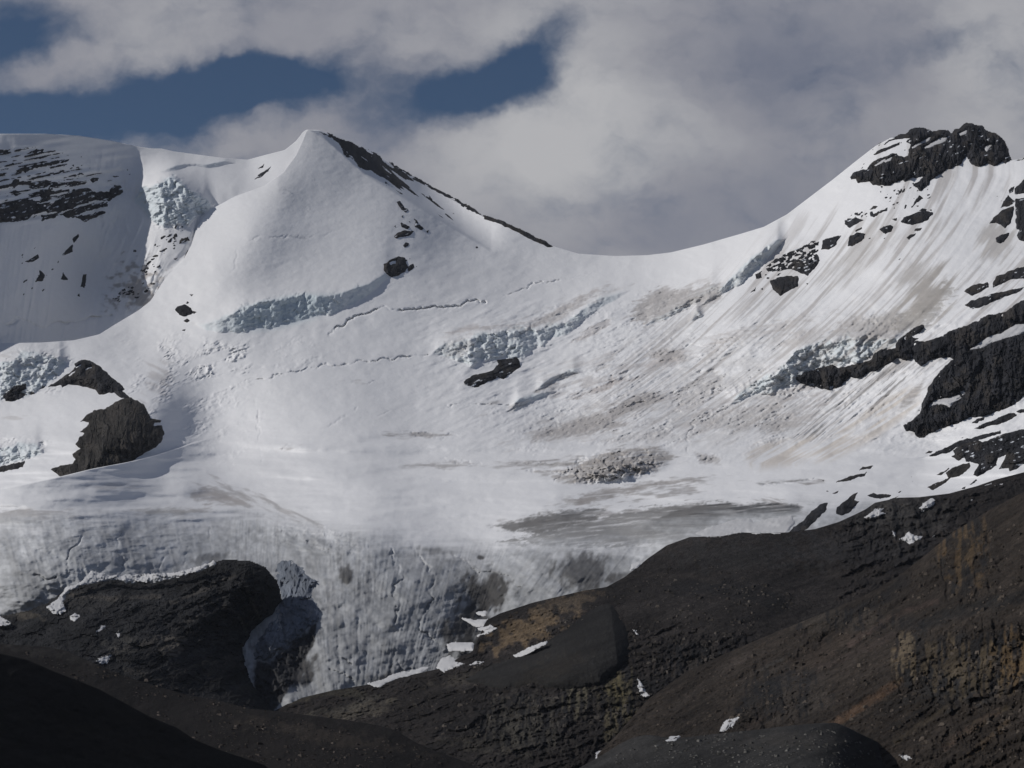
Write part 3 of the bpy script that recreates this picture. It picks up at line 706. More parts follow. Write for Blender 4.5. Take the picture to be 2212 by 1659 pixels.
def D_main(u, v, front=None, fine=True):
    global main_relief_cache
    D = D_back(u, v)
    # the far flank right of the rock rib turns away from the sun
    r = np.clip(np.minimum(RIB(u), 345 + 0.62 * (u - 735)) - v, 0, None) 
    inside = (u > 655) & (u < 1290)
    D = D + np.where(inside, 9.0 * r * sst(0, 10, r) * (1 - sst(900, 1130, u)) ** 1.5, 0.0)
    if front is None: front = v > CREST(u)
    w = 1 - sst(0, 470, u)
    D = D + np.where(front, -520 * w * np.exp(-np.clip(v - CREST(u), 0, None) / 420), 0.0)
    off, wall = main_relief(u, v) if fine else (np.zeros(u.shape), 0)
    main_relief_cache = (off, wall)
    return D - off


TOP_MAIN = curve([(-60, 742), (0, 741), (90, 740), (160, 735), (215, 722), (250, 700), (300, 670), (325, 650), (358, 600), (396, 561), (413, 530), (426, 488), (456, 452), (508, 424), (570, 402), (612, 372), (640, 334), (654, 304), (663, 280), (690, 281), (735, 300),
                  (800, 330), (870, 369), (950, 416), (1040, 466), (1120, 500), (1180, 527), (1250, 548), (1330, 553), (1400, 551), (1450, 545), (1520, 528), (1600, 505), (1650, 490), (1700, 463), (1750, 425), (1800, 387), (1850, 347),
                  (1890, 316), (1925, 297), (1990, 300), (2050, 330), (2150, 352), (2212, 342), (2272, 336)], 1.6)
BOT_MAIN = curve([(-60, 1420), (500, 1560), (900, 1600), (1100, 1520), (1500, 1330), (2300, 1230)], 10)
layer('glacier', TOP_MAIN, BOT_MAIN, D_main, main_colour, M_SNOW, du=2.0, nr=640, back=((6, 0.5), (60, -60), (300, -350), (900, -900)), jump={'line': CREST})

# ---- the snow mountain on the left, behind the pyramid
D_L = tps([(-60, 290, 4700), (0, 289, 4720), (150, 292, 4880), (250, 310, 5060), (400, 330, 5200), (540, 345, 5260), (640, 310, 5330), (675, 282, 5360),
           (0, 400, 4600), (100, 400, 4730), (200, 400, 4885), (255, 400, 4965), (0, 500, 4500), (100, 500, 4640), (200, 520, 4790), (0, 650, 4360), (100, 650, 4500), (200, 680, 4650), (0, 740, 4300), (100, 740, 4440), (200, 740, 4580),
           (310, 400, 4975), (290, 450, 4905), (240, 470, 4880), (400, 400, 4950), (350, 500, 4730), (225, 560, 4820), (300, 600, 4650), (225, 620, 4760), (240, 690, 4640), (300, 540, 4750), (500, 400, 5000), (600, 360, 5140), (450, 470, 4870), (640, 330, 5260), (300, 800, 4500), (0, 800, 4200), (600, 500, 4900)])
CLIFFS_L = [(cE((860, 620, 0), (900, 700, 35), (950, 745, 60), (1010, 830, 90), (1060, 870, 110), (1140, 850, 110), (1200, 850, 95), (1260, 850, 80), (1330, 770, 45), (1400, 720, 20), (1440, 680, 0)), 1.2, 26),
            (cE((940, 500, 0), (1060, 492, 5), (1180, 465, 10), (1260, 435, 4), (1400, 455, 10), (1500, 430, 8), (1580, 415, 0)), 2.0, 20)]
GROOVES_L = [(cE((1640, 680), (1700, 640), (1790, 600)), 1.2, 6), (cE((1500, 780), (1560, 740)), 1.2, 5), (cE((0, 1490), (130, 1460), (300, 1510), (380, 1480), (430, 1485), (530, 1475), (640, 1445), (740, 1435)), 1.8, 12)]
_lc = [None]


def D_left(u, v, fine=True):
    D = D_L(u, v)
    under = D_back(u, v) + 25
    D = np.where(v > TOP_MAIN(u) - 25, D + np.clip(under - D, 0, None) * sst(-25, 10, v - TOP_MAIN(u)), D)
    if not fine: return D
    off = np.zeros(u.shape); wall = np.zeros(u.shape)
    for (ln, k, L) in CLIFFS_L:
        o, w = cliff_off(u, v, ln, k, L); off += o; wall = np.maximum(wall, w)
    for (p, w, d) in GROOVES_L: off -= groove(u, v, p, w, d)
    off += fbm(u / 60, v / 60, 3, 50) * 7 + fbm(u / 12, v / 12, 2, 53) * 0.5
    # fluted snow under the cliff
    off += (ridged(u / 13 + v / 90, v / 160, 3, 160) * 3.0) * sst(430, 520, v) * (1 - sst(200, 260, u - 0.2 * (v - 500)))
    # ribs of lit snow between the gullies
    p = u + 0.42 * (v - 500)
    off += ridged(p / 22, v / 120, 3, 163) * 8 * sst(0, .4, blob(u, v, 280, 570, 90, 140, 15))
    off += ridged(u / 16, v / 14, 3, 166) * 5 * sst(0, .4, blob(u, v, 300, 620, 80, 90, 30))
    off += ridged(u / 12, v / 10, 3, 168) * 6 * sst(0, .4, blob(u, v, 370, 450, 90, 60, 0))
    off += (ridged(u / 26, v / 80, 3, 171) * 9 + fbm(u / 18, v / 30, 3, 172) * 5) * sst(0, .4, blob(u, v, 245, 430, 70, 130, 20))
    # shelves of snow between the rock bands
    band_ = blob(u, v, 110, 390, 260, 110, 8)
    off += sst(0, .4, band_) * (vn(u / 60, (v + 0.13 * u) / 9, 169) * 5)
    _lc[0] = wall
    return D - off


def col_left(u, v):
    c = np.broadcast_to(np.array(SNOW), u.shape + (3,)).copy()
    c = mixc(c, (0.66, 0.73, 0.77), _lc[0] * 0.8)
    b = blob(u, v, 300, 630, 100, 110, 40)
    c = mixc(c, (0.36, 0.33, 0.31), 0.8 * sst(-0.2, 0.35, fbm(u / 12, v / 8, 4, 170) + b * 1.3 - 0.75) * sst(0, .1, b))
    return c


TOP_L = curve([(-60, 290), (0, 289), (100, 289), (170, 293), (240, 304), (300, 317), (330, 321), (350, 321), (375, 327), (480, 341), (535, 345), (575, 334), (615, 324), (640, 304), (655, 284), (663, 279.5), (672, 281), (700, 300), (760, 340)], 2.5)
BOT_L = curve([(-60, 800), (160, 790), (250, 745), (300, 700), (340, 655), (380, 625), (420, 570), (470, 510), (520, 470), (560, 450), (600, 425), (640, 385), (662, 345), (690, 325), (735, 340), (800, 370)], 6)
layer('snow_mountain', TOP_L, BOT_L, lambda u, v: D_left(u, v), col_left, M_SNOW, u1=730, du=2.0, nr=280, back=((6, 0.5), (80, -60), (300, -350), (900, -900)))

# ================================================================== ROCK
def patch(name, poly, dfn, H=14, Lr=6.0, crag=None, cragA=5.0, seed=200, warp=2.5, step=1.5, col=None, mat=None, holes=(), fmod=None, top=None, label=None, cat=None, group=None, kind=None, smooth=False, snow=0.3, tuck=4.0, parent=None):
    """a body of rock (or old snow) standing out of the slope it is bedded in; its rim dips under the surface around it"""
    P = np.array(poly, float)
    u0, u1 = P[:, 0].min() - 7, P[:, 0].max() + 7; v0, v1 = P[:, 1].min() - 7, P[:, 1].max() + 7
    if max(u1 - u0, v1 - v0) < 60: step = min(step, 1.2)
    us = np.arange(u0, u1, step); vs_ = np.arange(v0, v1, step)
    U, V = np.meshgrid(us, vs_)
    uu = U + warp * fbm(U / 9, V / 9, 3, seed % 60) * 1.6; vv = V + warp * fbm(U / 9, V / 9, 3, (seed + 9) % 60) * 1.6
    f = sdf(uu, vv, poly)
    for h in holes: f = np.minimum(f, -sdf(uu, vv, h))
    if fmod is not None: f = np.minimum(f, fmod(U, V))
    fp = np.clip(f, 0, None)
    off = H * (1 - np.exp(-fp / Lr)) + np.where(f < 0, f * 1.5, 0)
    if crag is not None: off = off + sst(0, 7, f) * cragA * crag(U, V)
    D = dfn(U, V) - off
    thr = -tuck if top is None else np.where(V < top(U) + 5, -0.8, -tuck)
    k = f > thr
    keep = (k[1:, :-1] & k[1:, 1:] & k[:-1, 1:] & k[:-1, :-1])
    if not keep.any(): return None
    faces = grid_faces(U.shape[0], U.shape[1], keep)
    used, inv = np.unique(faces.ravel(), return_inverse=True)
    co = ray3(U, V, D).reshape(-1, 3)[used]
    c = (col or rock_col)(U, V, seed, snow).reshape(-1, 3)[used]
    org = co.mean(0); porg = np.array(parent.location) if parent else np.zeros(3)
    o = mesh_obj(name, co - org, inv.reshape(-1, 4), mat or M_ROCK, c, smooth)
    o.location = org - porg
    if kind: o['kind'] = kind
    if label: o['label'] = label
    if cat: o['category'] = cat
    if group: o['group'] = group
    if parent: o.parent = parent
    return o


def ledges_on(parent, polys, dfn, name='snow_ledge', H=4, lift=3):
    for i, p in enumerate(polys):
        patch(name, p, lambda u, v: dfn(u, v) - lift, H=H, Lr=3, seed=300 + i, warp=0.8, step=1.0, tuck=1.5, col=snow_col, mat=M_SNOW, smooth=True, parent=parent)


def rock_col(u, v, seed, snow, base=(0.026, 0.0262, 0.0295)):
    c = np.broadcast_to(np.array(base), u.shape + (3,)).copy()
    c *= (1 + 0.5 * fbm(u / 6, v / 34, 3, (seed + 21) % 60) + 0.75 * fbm(u / 9, v / 22, 4, seed % 60) + 0.3 * fbm(u / 3, v / 5, 2, (seed + 2) % 60))[..., None]
    c = mixc(c, (0.052, 0.046, 0.041), 0.75 * sst(-0.05, 0.5, fbm(u / 22, v / 26, 3, (seed + 5) % 60)))
    if snow > 0:
        m = sst(0.62 - snow, 0.70 - snow, fbm((u - 0.3 * v) / 14, (v + 0.35 * u) / 3.4, 3, (seed + 11) % 60))
        c = mixc(c, (0.72, 0.75, 0.80), m)
    return c


def brown_col(u, v, seed, snow):
    return rock_col(u, v, seed, snow, (0.036, 0.033, 0.030))


def snow_col(u, v, seed, snow):
    c = np.broadcast_to(np.array((0.52, 0.52, 0.53)), u.shape + (3,)).copy()
    return c * (1 - 0.12 * np.clip(fbm(u / 10, v / 6, 3, seed % 60), 0, 1))[..., None]


pillars = lambda s: (lambda u, v: facets(u, v, 15, 34, s) + 0.5 * ridged(u / 17 + v / 120, v / 55, 2, s % 60) + 0.25 * facets(u, v, 5, 7, s + 3))
strata = lambda s, a=0.35: (lambda u, v: ledges(u, v, a, 9, s) * 1.6 - 0.6 + 0.5 * facets(u, v, 10, 6, s + 5))
lumpy = lambda s: (lambda u, v: facets(u, v, 12, 10, s) + 0.35 * facets(u, v, 5, 4, s + 3))
Dm = lambda u, v: D_main(u, v, fine=True)
Dmb = lambda u, v: D_main(u, v, front=np.zeros(u.shape, bool), fine=True)
Dl = lambda u, v: D_left(u, v)

# --- left mountain: the banded cliff
CLIFF_L = cA((-300, 430), (0, 430), (140, 420), (240, 400), (520, 400), (600, 430), (740, 430), (1100, 520), (1300, 620), (1400, 700), (1600, 800), (1800, 900), (1830, 1080), (1600, 1200), (1600, 1270), (1560, 1360), (1240, 1510), (1140, 1430), (1000, 1450),
             (880, 1400), (620, 1500), (600, 1370), (450, 1450), (280, 1500), (0, 1525), (-300, 1560))
SOLID = [cA((-300, 1250), (0, 1300), (100, 1220), (300, 1170), (480, 1180), (600, 1250), (610, 1310), (450, 1430), (280, 1490), (0, 1520), (-300, 1550)),
         cA((720, 1290), (800, 1200), (950, 1130), (1080, 1030), (1300, 1000), (1400, 1060), (1600, 1050), (1700, 960), (1780, 960), (1820, 1060), (1700, 1140), (1600, 1190), (1380, 1180), (1200, 1210), (1080, 1300), (880, 1360), (740, 1340)),
         cA((880, 1400), (1000, 1340), (1150, 1280), (1250, 1290), (1400, 1250), (1580, 1210), (1590, 1260), (1450, 1290), (1300, 1340), (1200, 1380), (1000, 1450), (920, 1430)),
         cA((610, 1490), (650, 1420), (780, 1380), (880, 1350), (870, 1420), (760, 1460), (680, 1490)), cA((1140, 1430), (1300, 1400), (1500, 1340), (1580, 1350), (1560, 1390), (1400, 1470), (1240, 1510)),
         cA((810, 1510), (860, 1490), (960, 1490), (930, 1540), (880, 1565)), cA((580, 1020), (700, 1020), (770, 1020), (740, 1120), (650, 1160), (590, 1120)), cA((170, 960), (220, 860), (290, 870), (280, 960), (200, 1010)),
         cA((220, 770), (300, 700), (440, 680), (640, 640), (800, 600), (1040, 590), (960, 625), (700, 680), (500, 720), (380, 765))]


def f_cliff(u, v):
    vv = v + 0.20 * u
    n = fbm(u / 42, vv / 3.8, 3, 41) + 0.35 * fbm(u / 7, vv / 4, 2, 43)
    dens = 0.05 + 0.22 * sst(320, 460, vv) - 0.45 * sst(90, 235, u - 0.6 * (v - 350)) - 0.25 * sst(12, 0, 0 * u) 
    f = 9 * (n + dens)
    f = np.minimum(f, 5)
    for p in SOLID: f = np.maximum(f, sdf(u + 2.5 * fbm(u / 5, v / 5, 2, 45), v + 2.5 * fbm(u / 5, v / 5, 2, 46), p) * 0.9)
    return f


o = patch('banded_cliff', CLIFF_L, Dl, H=9, Lr=4, crag=strata(31, 0.2), cragA=3, seed=31, step=1.2, fmod=f_cliff, snow=0.18, tuck=2.5,
          label='wide dark cliff striped with thin snow ledges on the left mountain', cat='rock cliff')

N_SMALL = [0]
def small_rocks(polys, dfn, label, group, cat='rock', name='rock_outcrop', **kw):
    for ip, p in enumerate(polys):
        N_SMALL[0] += 1
        lb = label if isinstance(label, str) else label[min(ip, len(label) - 1)]
        a = dict(H=6, Lr=3, crag=lumpy(N_SMALL[0] * 3), cragA=2.5, seed=N_SMALL[0] * 7 + 3, warp=1.6, snow=0.12, tuck=3)
        a.update(kw)
        patch(name, p, dfn, label=lb, cat=cat, group=group, **a)


def oval(u, v, ru, rv, ang, seed):
    rs = np.random.RandomState(seed); a = math.radians(-ang); out = []
    n = 9
    for i in range(n):
        t = 2 * math.pi * i / n; r = 0.75 + 0.5 * rs.rand()
        x, y = ru * r * math.cos(t), rv * r * math.sin(t)
        out.append((u + x * math.cos(a) - y * math.sin(a), v + x * math.sin(a) + y * math.cos(a)))
    return out


def scatter(n, cu, cv, ru, rv, ang, size, seed, rang=20):
    rs = np.random.RandomState(seed); out = []; a = math.radians(-ang)
    for i in range(n):
        r = math.sqrt(rs.rand()); t = rs.rand() * 6.283
        x, y = ru * r * math.cos(t), rv * r * math.sin(t)
        s = size * (0.5 + 1.1 * rs.rand() ** 2)
        out.append(oval(cu + x * math.cos(a) - y * math.sin(a), cv + x * math.sin(a) + y * math.cos(a), s * (1 + rs.rand()), s * 0.7, rang + rs.rand() * 20, rs.randint(9999)))
    return out


small_rocks([cE((165, 1075), (250, 1025), (260, 1045), (210, 1075)), cE((240, 1205), (265, 1130), (300, 1160), (290, 1200)), cE((540, 1215), (550, 1160), (575, 1155), (570, 1210), (560, 1250), (530, 1240)),
             cE((410, 1030), (480, 960), (485, 1010), (430, 1030)), cE((480, 920), (520, 890), (525, 910), (490, 950)), cE((400, 1190), (420, 1140), (450, 1200)), cE((510, 1300), (520, 1280), (525, 1305))]
            + scatter(14, 78, 585, 60, 55, 30, 2.2, 3, 40), Dl, ['slanting two-lobed rock, highest left one in the shaded snow face', 'dark hook-shaped rock low in the shaded snow face', 'tallest narrow rock on the right of the shaded snow face', 'dark rock in the upper middle of the shaded snow face', 'small rock just above the upper middle rock of the shaded snow face', 'faint rock in the centre of the shaded snow face', 'tiny rock low in the shaded snow face', 'tiny dark speck of rock in the shaded snow face on the left mountain'], 'rocks in the shaded snow face')
small_rocks([cE((1215, 1050), (1240, 1000), (1265, 995), (1250, 1040), (1225, 1060)), cE((1185, 960), (1200, 915), (1250, 910), (1260, 935), (1210, 945)), cE((1100, 915), (1140, 880), (1130, 905)), cE((880, 1000), (900, 995), (905, 1010), (885, 1012)), cE((1150, 1050), (1185, 1045), (1165, 1060))]
            + scatter(46, 352, 540, 70, 22, 52, 2.4, 5, 20) + scatter(30, 285, 632, 52, 14, 20, 2.4, 8, 10), Dl, ['long grey rock at the right rim of the sunlit gullies, beside the pyramid', 'broken dark rock under the blue ice wall in the sunlit gullies', 'slim rock on the upper left of the rocks under the blue ice wall', 'lone rock on the snow ribs at the left of the sunlit gullies', 'small rock left of the long grey rock in the sunlit gullies', 'small grey rock crumb in the snowy gullies between left cliff and pyramid'], 'rocks in the sunlit gullies')
small_rocks([cA((1870, 735), (1885, 720), (1890, 750)), cA((1890, 800), (1920, 790), (1915, 815)), cA((1325, 880), (1350, 860), (1460, 850), (1450, 900), (1360, 930)), cA((1050, 940), (1080, 900), (1160, 900), (1110, 960)), cA((1050, 670), (1090, 650), (1080, 690)), cA((1190, 660), (1220, 665), (1200, 680)), cA((1185, 540), (1210, 540), (1195, 560)), cA((1660, 830), (1720, 825), (1760, 835), (1690, 845))],
            Dl, ['topmost tiny rock right of the banded cliff, near the smooth snow dome', 'lower of two tiny rocks at the far right above the banded cliff', 'wide dark rock with snow caps just above the right end of the banded cliff', 'dark rock beside a bright snow rib in the middle of the banded cliff', 'small rock bump in the upper right part of the banded cliff', 'small rock bump in the upper right part of the banded cliff', 'small rock bump at the upper rim of the banded cliff', 'flat rock under a snow cap above the blunt right end of the banded cliff'], 'snow-capped rocks beside the banded cliff')
small_rocks([cF((30, 505), (50, 475), (110, 440), (132, 418), (120, 450), (70, 490)), cF((50, 435), (90, 405), (80, 430))], Dl, 'grey rock rib half buried in snow left of the pyramid summit', 'rocks left of the pyramid summit', snow=0.3)

# --- the pyramid
def f_flank(u, v):
    a = (u * 0.80 + v * 0.60) / 46; b = (-u * 0.60 + v * 0.80)
    base = fbm(a, b / 4.5, 4, 21)
    dens = 0.34 - 0.65 * sst(760, 1010, u) + 0.30 * sst(12, 0, b * 0 + np.abs(v - RIB(u)))
    return 9 * (base + dens)


patch('rock_flank', cF((425, 196), (490, 205), (560, 240), (640, 268), (760, 318), (870, 385), (960, 440), (1080, 560), (1180, 650), (1290, 720), (1400, 840), (1330, 810), (1180, 720), (1080, 640), (1010, 600), (960, 600), (905, 560), (860, 555), (850, 500), (770, 450), (690, 425), (660, 380), (600, 355), (570, 280), (520, 240), (470, 212)),
      Dm, H=5, Lr=3, crag=lumpy(22), cragA=2.5, seed=23, warp=2, fmod=f_flank, snow=0.0, tuck=2.5, label='dark streaked scree and rock running down the right edge of the pyramid', cat='rock slope', top=TOP_MAIN)
patch('ridge_rocks', cF((1475, 731), (1560, 755), (1640, 788), (1760, 846), (1860, 892), (1920, 928), (1880, 930), (1790, 888), (1680, 830), (1590, 790), (1480, 750)), Dm, H=4, Lr=3, crag=lumpy(25), cragA=2, seed=25, warp=1.2, snow=0, tuck=2,
      label='thin line of dark rock along the skyline where the pyramid ridge drops to the saddle', cat='rock ridge')
patch('ridge_rocks', cF((900, 400), (1010, 470), (1100, 520), (1230, 590), (1390, 675), (1460, 722), (1440, 722), (1300, 650), (1180, 580), (1060, 515), (950, 450), (890, 405)), Dm, H=4, Lr=3, crag=lumpy(26), cragA=2, seed=28, warp=1.6, snow=0, tuck=2,
      fmod=lambda u, v: 8 * (fbm(u / 14, v / 14, 2, 5) + 0.15), label='broken rim of rock crumbs on the skyline halfway down the pyramid ridge', cat='rock ridge')
patch('rock_outcrop', cF((848, 1080), (850, 1040), (880, 1012), (940, 988), (975, 1000), (1000, 1050), (985, 1080), (940, 1110), (900, 1122), (868, 1105)), Dm, H=16, Lr=5, crag=lumpy(27), cragA=5, seed=27, warp=1.5, snow=0.0,
      holes=[cF((878, 1028), (925, 1012), (922, 1030), (890, 1046))], label='round black boulder-like outcrop standing alone in clean snow under the pyramid rib', cat='rock')
small_rocks([cF((990, 1050), (1030, 1035), (1042, 1055), (1000, 1085)), cF((955, 1085), (985, 1075), (970, 1092)), cF((1005, 1000), (1012, 998), (1010, 1006)), cF((1050, 1052), (1060, 1048), (1058, 1056)), cF((980, 1010), (995, 1008), (990, 1022))], Dm, ['dark stone touching the right side of the round black outcrop', 'flat dark stone at the lower right of the round black outcrop', 'tiny stone near the round black outcrop'], 'stones beside the round outcrop', snow=0)
small_rocks([cF((970, 918), (982, 898), (1006, 908), (1002, 930), (978, 934))], Dm, 'lone small dark rock in the snow above the round black outcrop', None, snow=0.1)
small_rocks([cF((908, 862), (930, 840), (980, 825), (1032, 828), (1012, 855), (960, 866), (920, 874)), cF((950, 775), (985, 785), (1012, 800), (990, 818), (955, 800)), cF((1030, 745), (1060, 770), (1098, 812), (1080, 818), (1040, 804), (1046, 770)), cF((925, 640), (945, 640), (1000, 700), (985, 712), (950, 685)),
             cF((955, 735), (970, 730), (968, 750)), cF((1110, 825), (1125, 822), (1122, 838)), cF((915, 800), (925, 795), (922, 812)), cF((1005, 760), (1015, 765), (1008, 772))], Dm, ['wide lowest rock of the snowy cluster at the foot of the pyramid rib', 'middle rock of the snowy cluster at the foot of the pyramid rib', 'pointed right-hand rock of the snowy cluster at the foot of the pyramid rib', 'thin rock streak at the top of the cluster under the pyramid rib', 'tiny rock in the snowy cluster at the foot of the pyramid rib'], 'rocks at the foot of the pyramid rib', H=9, snow=0.15)
small_rocks([cF((1425, 930), (1437, 925), (1443, 937), (1430, 940))], Dm, 'tiny lone black rock on the smooth snow between pyramid and saddle', None)
small_rocks([cF((1815, 895), (1835, 893), (1830, 905))], Dm, 'tiny dark rock just under the skyline near the saddle', None)
small_rocks([cE((1158, 1390), (1180, 1370), (1222, 1353), (1272, 1383), (1282, 1412), (1232, 1437), (1190, 1427))], Dm, 'largest black rock in the snow below the left flank of the pyramid', None, H=14, Lr=4, snow=0)
small_rocks([cE((1280, 1400), (1310, 1412), (1290, 1424), (1265, 1418)), cE((1218, 1465), (1240, 1453), (1262, 1465), (1240, 1480)), cE((1203, 1525), (1238, 1518), (1228, 1534)), cE((1258, 1287), (1285, 1285), (1275, 1297)), cE((1230, 1348), (1245, 1336), (1255, 1345))], Dm,
            ['small black rock touching the right of the largest one below the pyramid', 'oval black rock second from the bottom below the left flank of the pyramid', 'lowest small black rock below the left flank of the pyramid', 'topmost small black rock above the largest one below the pyramid', 'tiny rock just on top of the largest black rock below the pyramid'], 'rocks below the left flank of the pyramid', snow=0)

# --- the summit block on the right
SUMMIT = cB((145, 735), (190, 690), (250, 655), (350, 640), (372, 590), (400, 560), (520, 505), (640, 455), (700, 450), (720, 480), (800, 495), (840, 470), (850, 410), (870, 350), (810, 320), (830, 290), (900, 250), (830, 235), (860, 195), (940, 160), (1010, 165), (1090, 190), (1130, 205),
            (1230, 195), (1300, 195), (1330, 240), (1360, 230), (1400, 190), (1450, 165), (1510, 120), (1600, 115), (1650, 130), (1700, 140), (1760, 185), (1810, 225), (1870, 230), (1910, 270), (1970, 330), (2010, 410), (2030, 500), (2050, 550), (2000, 580), (1950, 550), (1900, 590), (1850, 605),
            (1780, 575), (1740, 600), (1650, 610), (1590, 580), (1550, 530), (1530, 480), (1490, 520), (1450, 600), (1380, 620), (1300, 645), (1200, 720), (1100, 770), (1080, 830), (990, 905), (940, 860), (890, 840), (960, 790), (1010, 740), (900, 740), (850, 770), (800, 795), (770, 770), (700, 800),
            (600, 850), (510, 830), (420, 830), (380, 790), (340, 800), (240, 800), (220, 760), (160, 765))
HOLES = [cB((885, 385), (1000, 310), (1100, 265), (1080, 300), (980, 345), (890, 395)), cB((1035, 390), (1110, 340), (1200, 285), (1295, 265), (1280, 305), (1180, 345), (1090, 380)), cB((555, 550), (645, 500), (625, 532), (570, 560)), cB((1435, 222), (1530, 185), (1525, 222), (1450, 240)),
         cB((1735, 400), (1760, 370), (1830, 350), (1770, 430)), cB((440, 600), (560, 520), (570, 535), (460, 605))]
o = patch('summit_block', SUMMIT, Dm, H=38, Lr=12, crag=pillars(12), cragA=18, seed=12, warp=1.8, step=1.2, holes=HOLES, snow=0.02, label='large black craggy summit block with snow ledges crowning the right-hand ridge', cat='rock summit')
ledges_on(o, HOLES, Dm, lift=5)
small_rocks([cB((418, 466), (480, 420), (560, 390), (650, 350), (742, 325), (730, 350), (640, 390), (560, 432), (470, 468)), cB((538, 348), (620, 288), (702, 262), (690, 287), (612, 314), (560, 352)), cB((640, 285), (730, 246), (800, 230), (872, 236), (835, 270), (740, 288)), cB((415, 410), (435, 392), (425, 412)),
             cB((740, 340), (760, 325), (765, 340)), cB((780, 420), (800, 405), (795, 428)), cB((275, 640), (310, 615), (300, 632)), cB((300, 590), (325, 572), (320, 590)), cB((475, 365), (510, 335), (495, 360))], Dm,
            ['longest slanting rock ledge on the left snow shoulder of the summit block', 'middle slanting rock ledge above the longest one, left of the summit block', 'uppermost rock ledge near the skyline, left of the summit block', 'small rock chip poking out of the snow left of the summit block'], 'rock ledges on the shoulder of the summit block', snow=0.0, warp=1.2)
small_rocks([cB((2090, 552), (2140, 528), (2240, 512), (2300, 500), (2300, 515), (2160, 540))], Dm, 'flat dark rock on the skyline right of the summit block', None, top=TOP_MAIN, H=5)
small_rocks([cB((750, 1270), (790, 1210), (870, 1180), (930, 1150), (1040, 1130), (1125, 1160), (1122, 1190), (1060, 1250), (980, 1280), (880, 1300), (800, 1285))], Dm, 'long brownish rock outcrop in the snow straight below the summit block', None, H=14, Lr=5, crag=pillars(14), cragA=5, snow=0.02)
small_rocks([cB((500, 1360), (540, 1320), (620, 1300), (662, 1320), (640, 1372), (560, 1417))], Dm, 'rounded brown rock left of the long outcrop below the summit block', None, H=10, snow=0.05)
small_rocks([cB((120, 1555), (140, 1500), (180, 1430), (230, 1390), (325, 1398), (312, 1452), (280, 1500), (200, 1530))], Dm, 'dark rock with a spot of snow between the snow cliff and the long outcrop', None, H=12, snow=0.0, holes=[cB((215, 1465), (260, 1455), (240, 1480))])
small_rocks([cB((375, 1160), (400, 1140), (430, 1170), (500, 1140), (600, 1095), (592, 1132), (510, 1172), (440, 1203), (390, 1197)), cB((375, 1122), (420, 1083), (482, 1083), (440, 1112)), cB((900, 1062), (910, 1020), (970, 948), (1024, 990), (980, 1022), (930, 1042), (880, 1104), (872, 1090)),
             cB((80, 1290), (80, 1240), (140, 1230), (220, 1220), (315, 1238), (250, 1282), (190, 1302), (140, 1342)), cB((815, 1462), (850, 1430), (932, 1408), (912, 1442), (850, 1482)), cB((908, 1382), (930, 1350), (1003, 1333), (982, 1367)), cB((640, 1240), (702, 1218), (702, 1252)), cB((960, 1140), (1000, 1105), (1062, 1118), (1040, 1152)),
             cB((1080, 1130), (1110, 1115), (1120, 1140)), cB((920, 1080), (965, 1070), (960, 1095)), cB((1060, 1000), (1105, 955), (1100, 985)), cB((360, 1468), (400, 1445), (395, 1462)), cB((215, 1175), (270, 1150), (280, 1170), (230, 1190)), cB((205, 1370), (290, 1330), (285, 1355), (220, 1385)), cB((500, 905), (522, 895), (512, 920)), cB((545, 1470), (570, 1450), (562, 1468)), cB((510, 840), (535, 835), (528, 865), (512, 862))]
            + scatter(16, 1955, 406, 46, 8, 25, 2.2, 12, 25) + scatter(9, 1938, 438, 20, 22, 60, 2.2, 13, 25) + scatter(7, 1990, 420, 30, 14, 35, 1.8, 14, 30) + scatter(10, 1855, 465, 40, 10, 25, 2.2, 15, 25), Dm,
            ['curved hook-shaped rock with snow on it, left below the summit block', 'flat rock directly above the hook-shaped rock below the summit block', 'tall ragged rock right of the hook-shaped one, below the summit block', 'crumbled snow-dusted rock heap left of the hook-shaped rock', 'lowest small rock under the long brownish outcrop', 'small flat rock just under the long brownish outcrop', 'small rock above the rounded brown rock below the summit block', 'snow-crusted rock on top of the long brownish outcrop', 'small rock at the upper right tip of the long brownish outcrop', 'small rock below the tall ragged rock under the summit block', 'small slanting rock right of the tall ragged rock', 'small rock between the dark snow-spotted rock and the rounded brown rock', 'thin rock above the crumbled rock heap below the summit block', 'thin rock on top of the dark rock with a spot of snow', 'small rock just below the left foot of the summit block', 'small rock below the rounded brown rock', 'tiny rock hanging under the left foot of the summit block', 'tiny dark rock crumb scattered in the snow slope below the summit block'], 'rocks scattered below the summit block', snow=0.08)
small_rocks([cB((2215, 765), (2140, 830), (2100, 870), (2100, 942), (2180, 932), (2300, 900), (2300, 740)), cB((2300, 970), (2110, 1000), (2105, 1080), (2112, 1200), (2120, 1350), (2165, 1368), (2120, 1420), (2150, 1482), (2212, 1505), (2300, 1480))], Dm,
            ['upper dark cliff cut by the right edge, level with the small rocks', 'tall dark cliff cut by the right edge beside the wedge-shaped rock'], 'cliffs cut by the right edge', cat='rock cliff', name='rock_cliff', H=22, Lr=8, crag=pillars(16), cragA=7, snow=0.02)
small_rocks([cB((1800, 1292), (1850, 1220), (1950, 1130), (2082, 1078), (2084, 1180), (2052, 1282), (1980, 1342), (1932, 1292), (1870, 1280))], Dm, 'wedge-shaped brown rock just left of the cliff at the right edge', None, H=14, Lr=5, snow=0.0)
small_rocks([cB((1880, 1502), (1880, 1460), (1950, 1410), (2033, 1398), (2012, 1452), (1930, 1523))], Dm, 'small oval rock below the wedge-shaped rock near the right edge', None, H=10, snow=0)
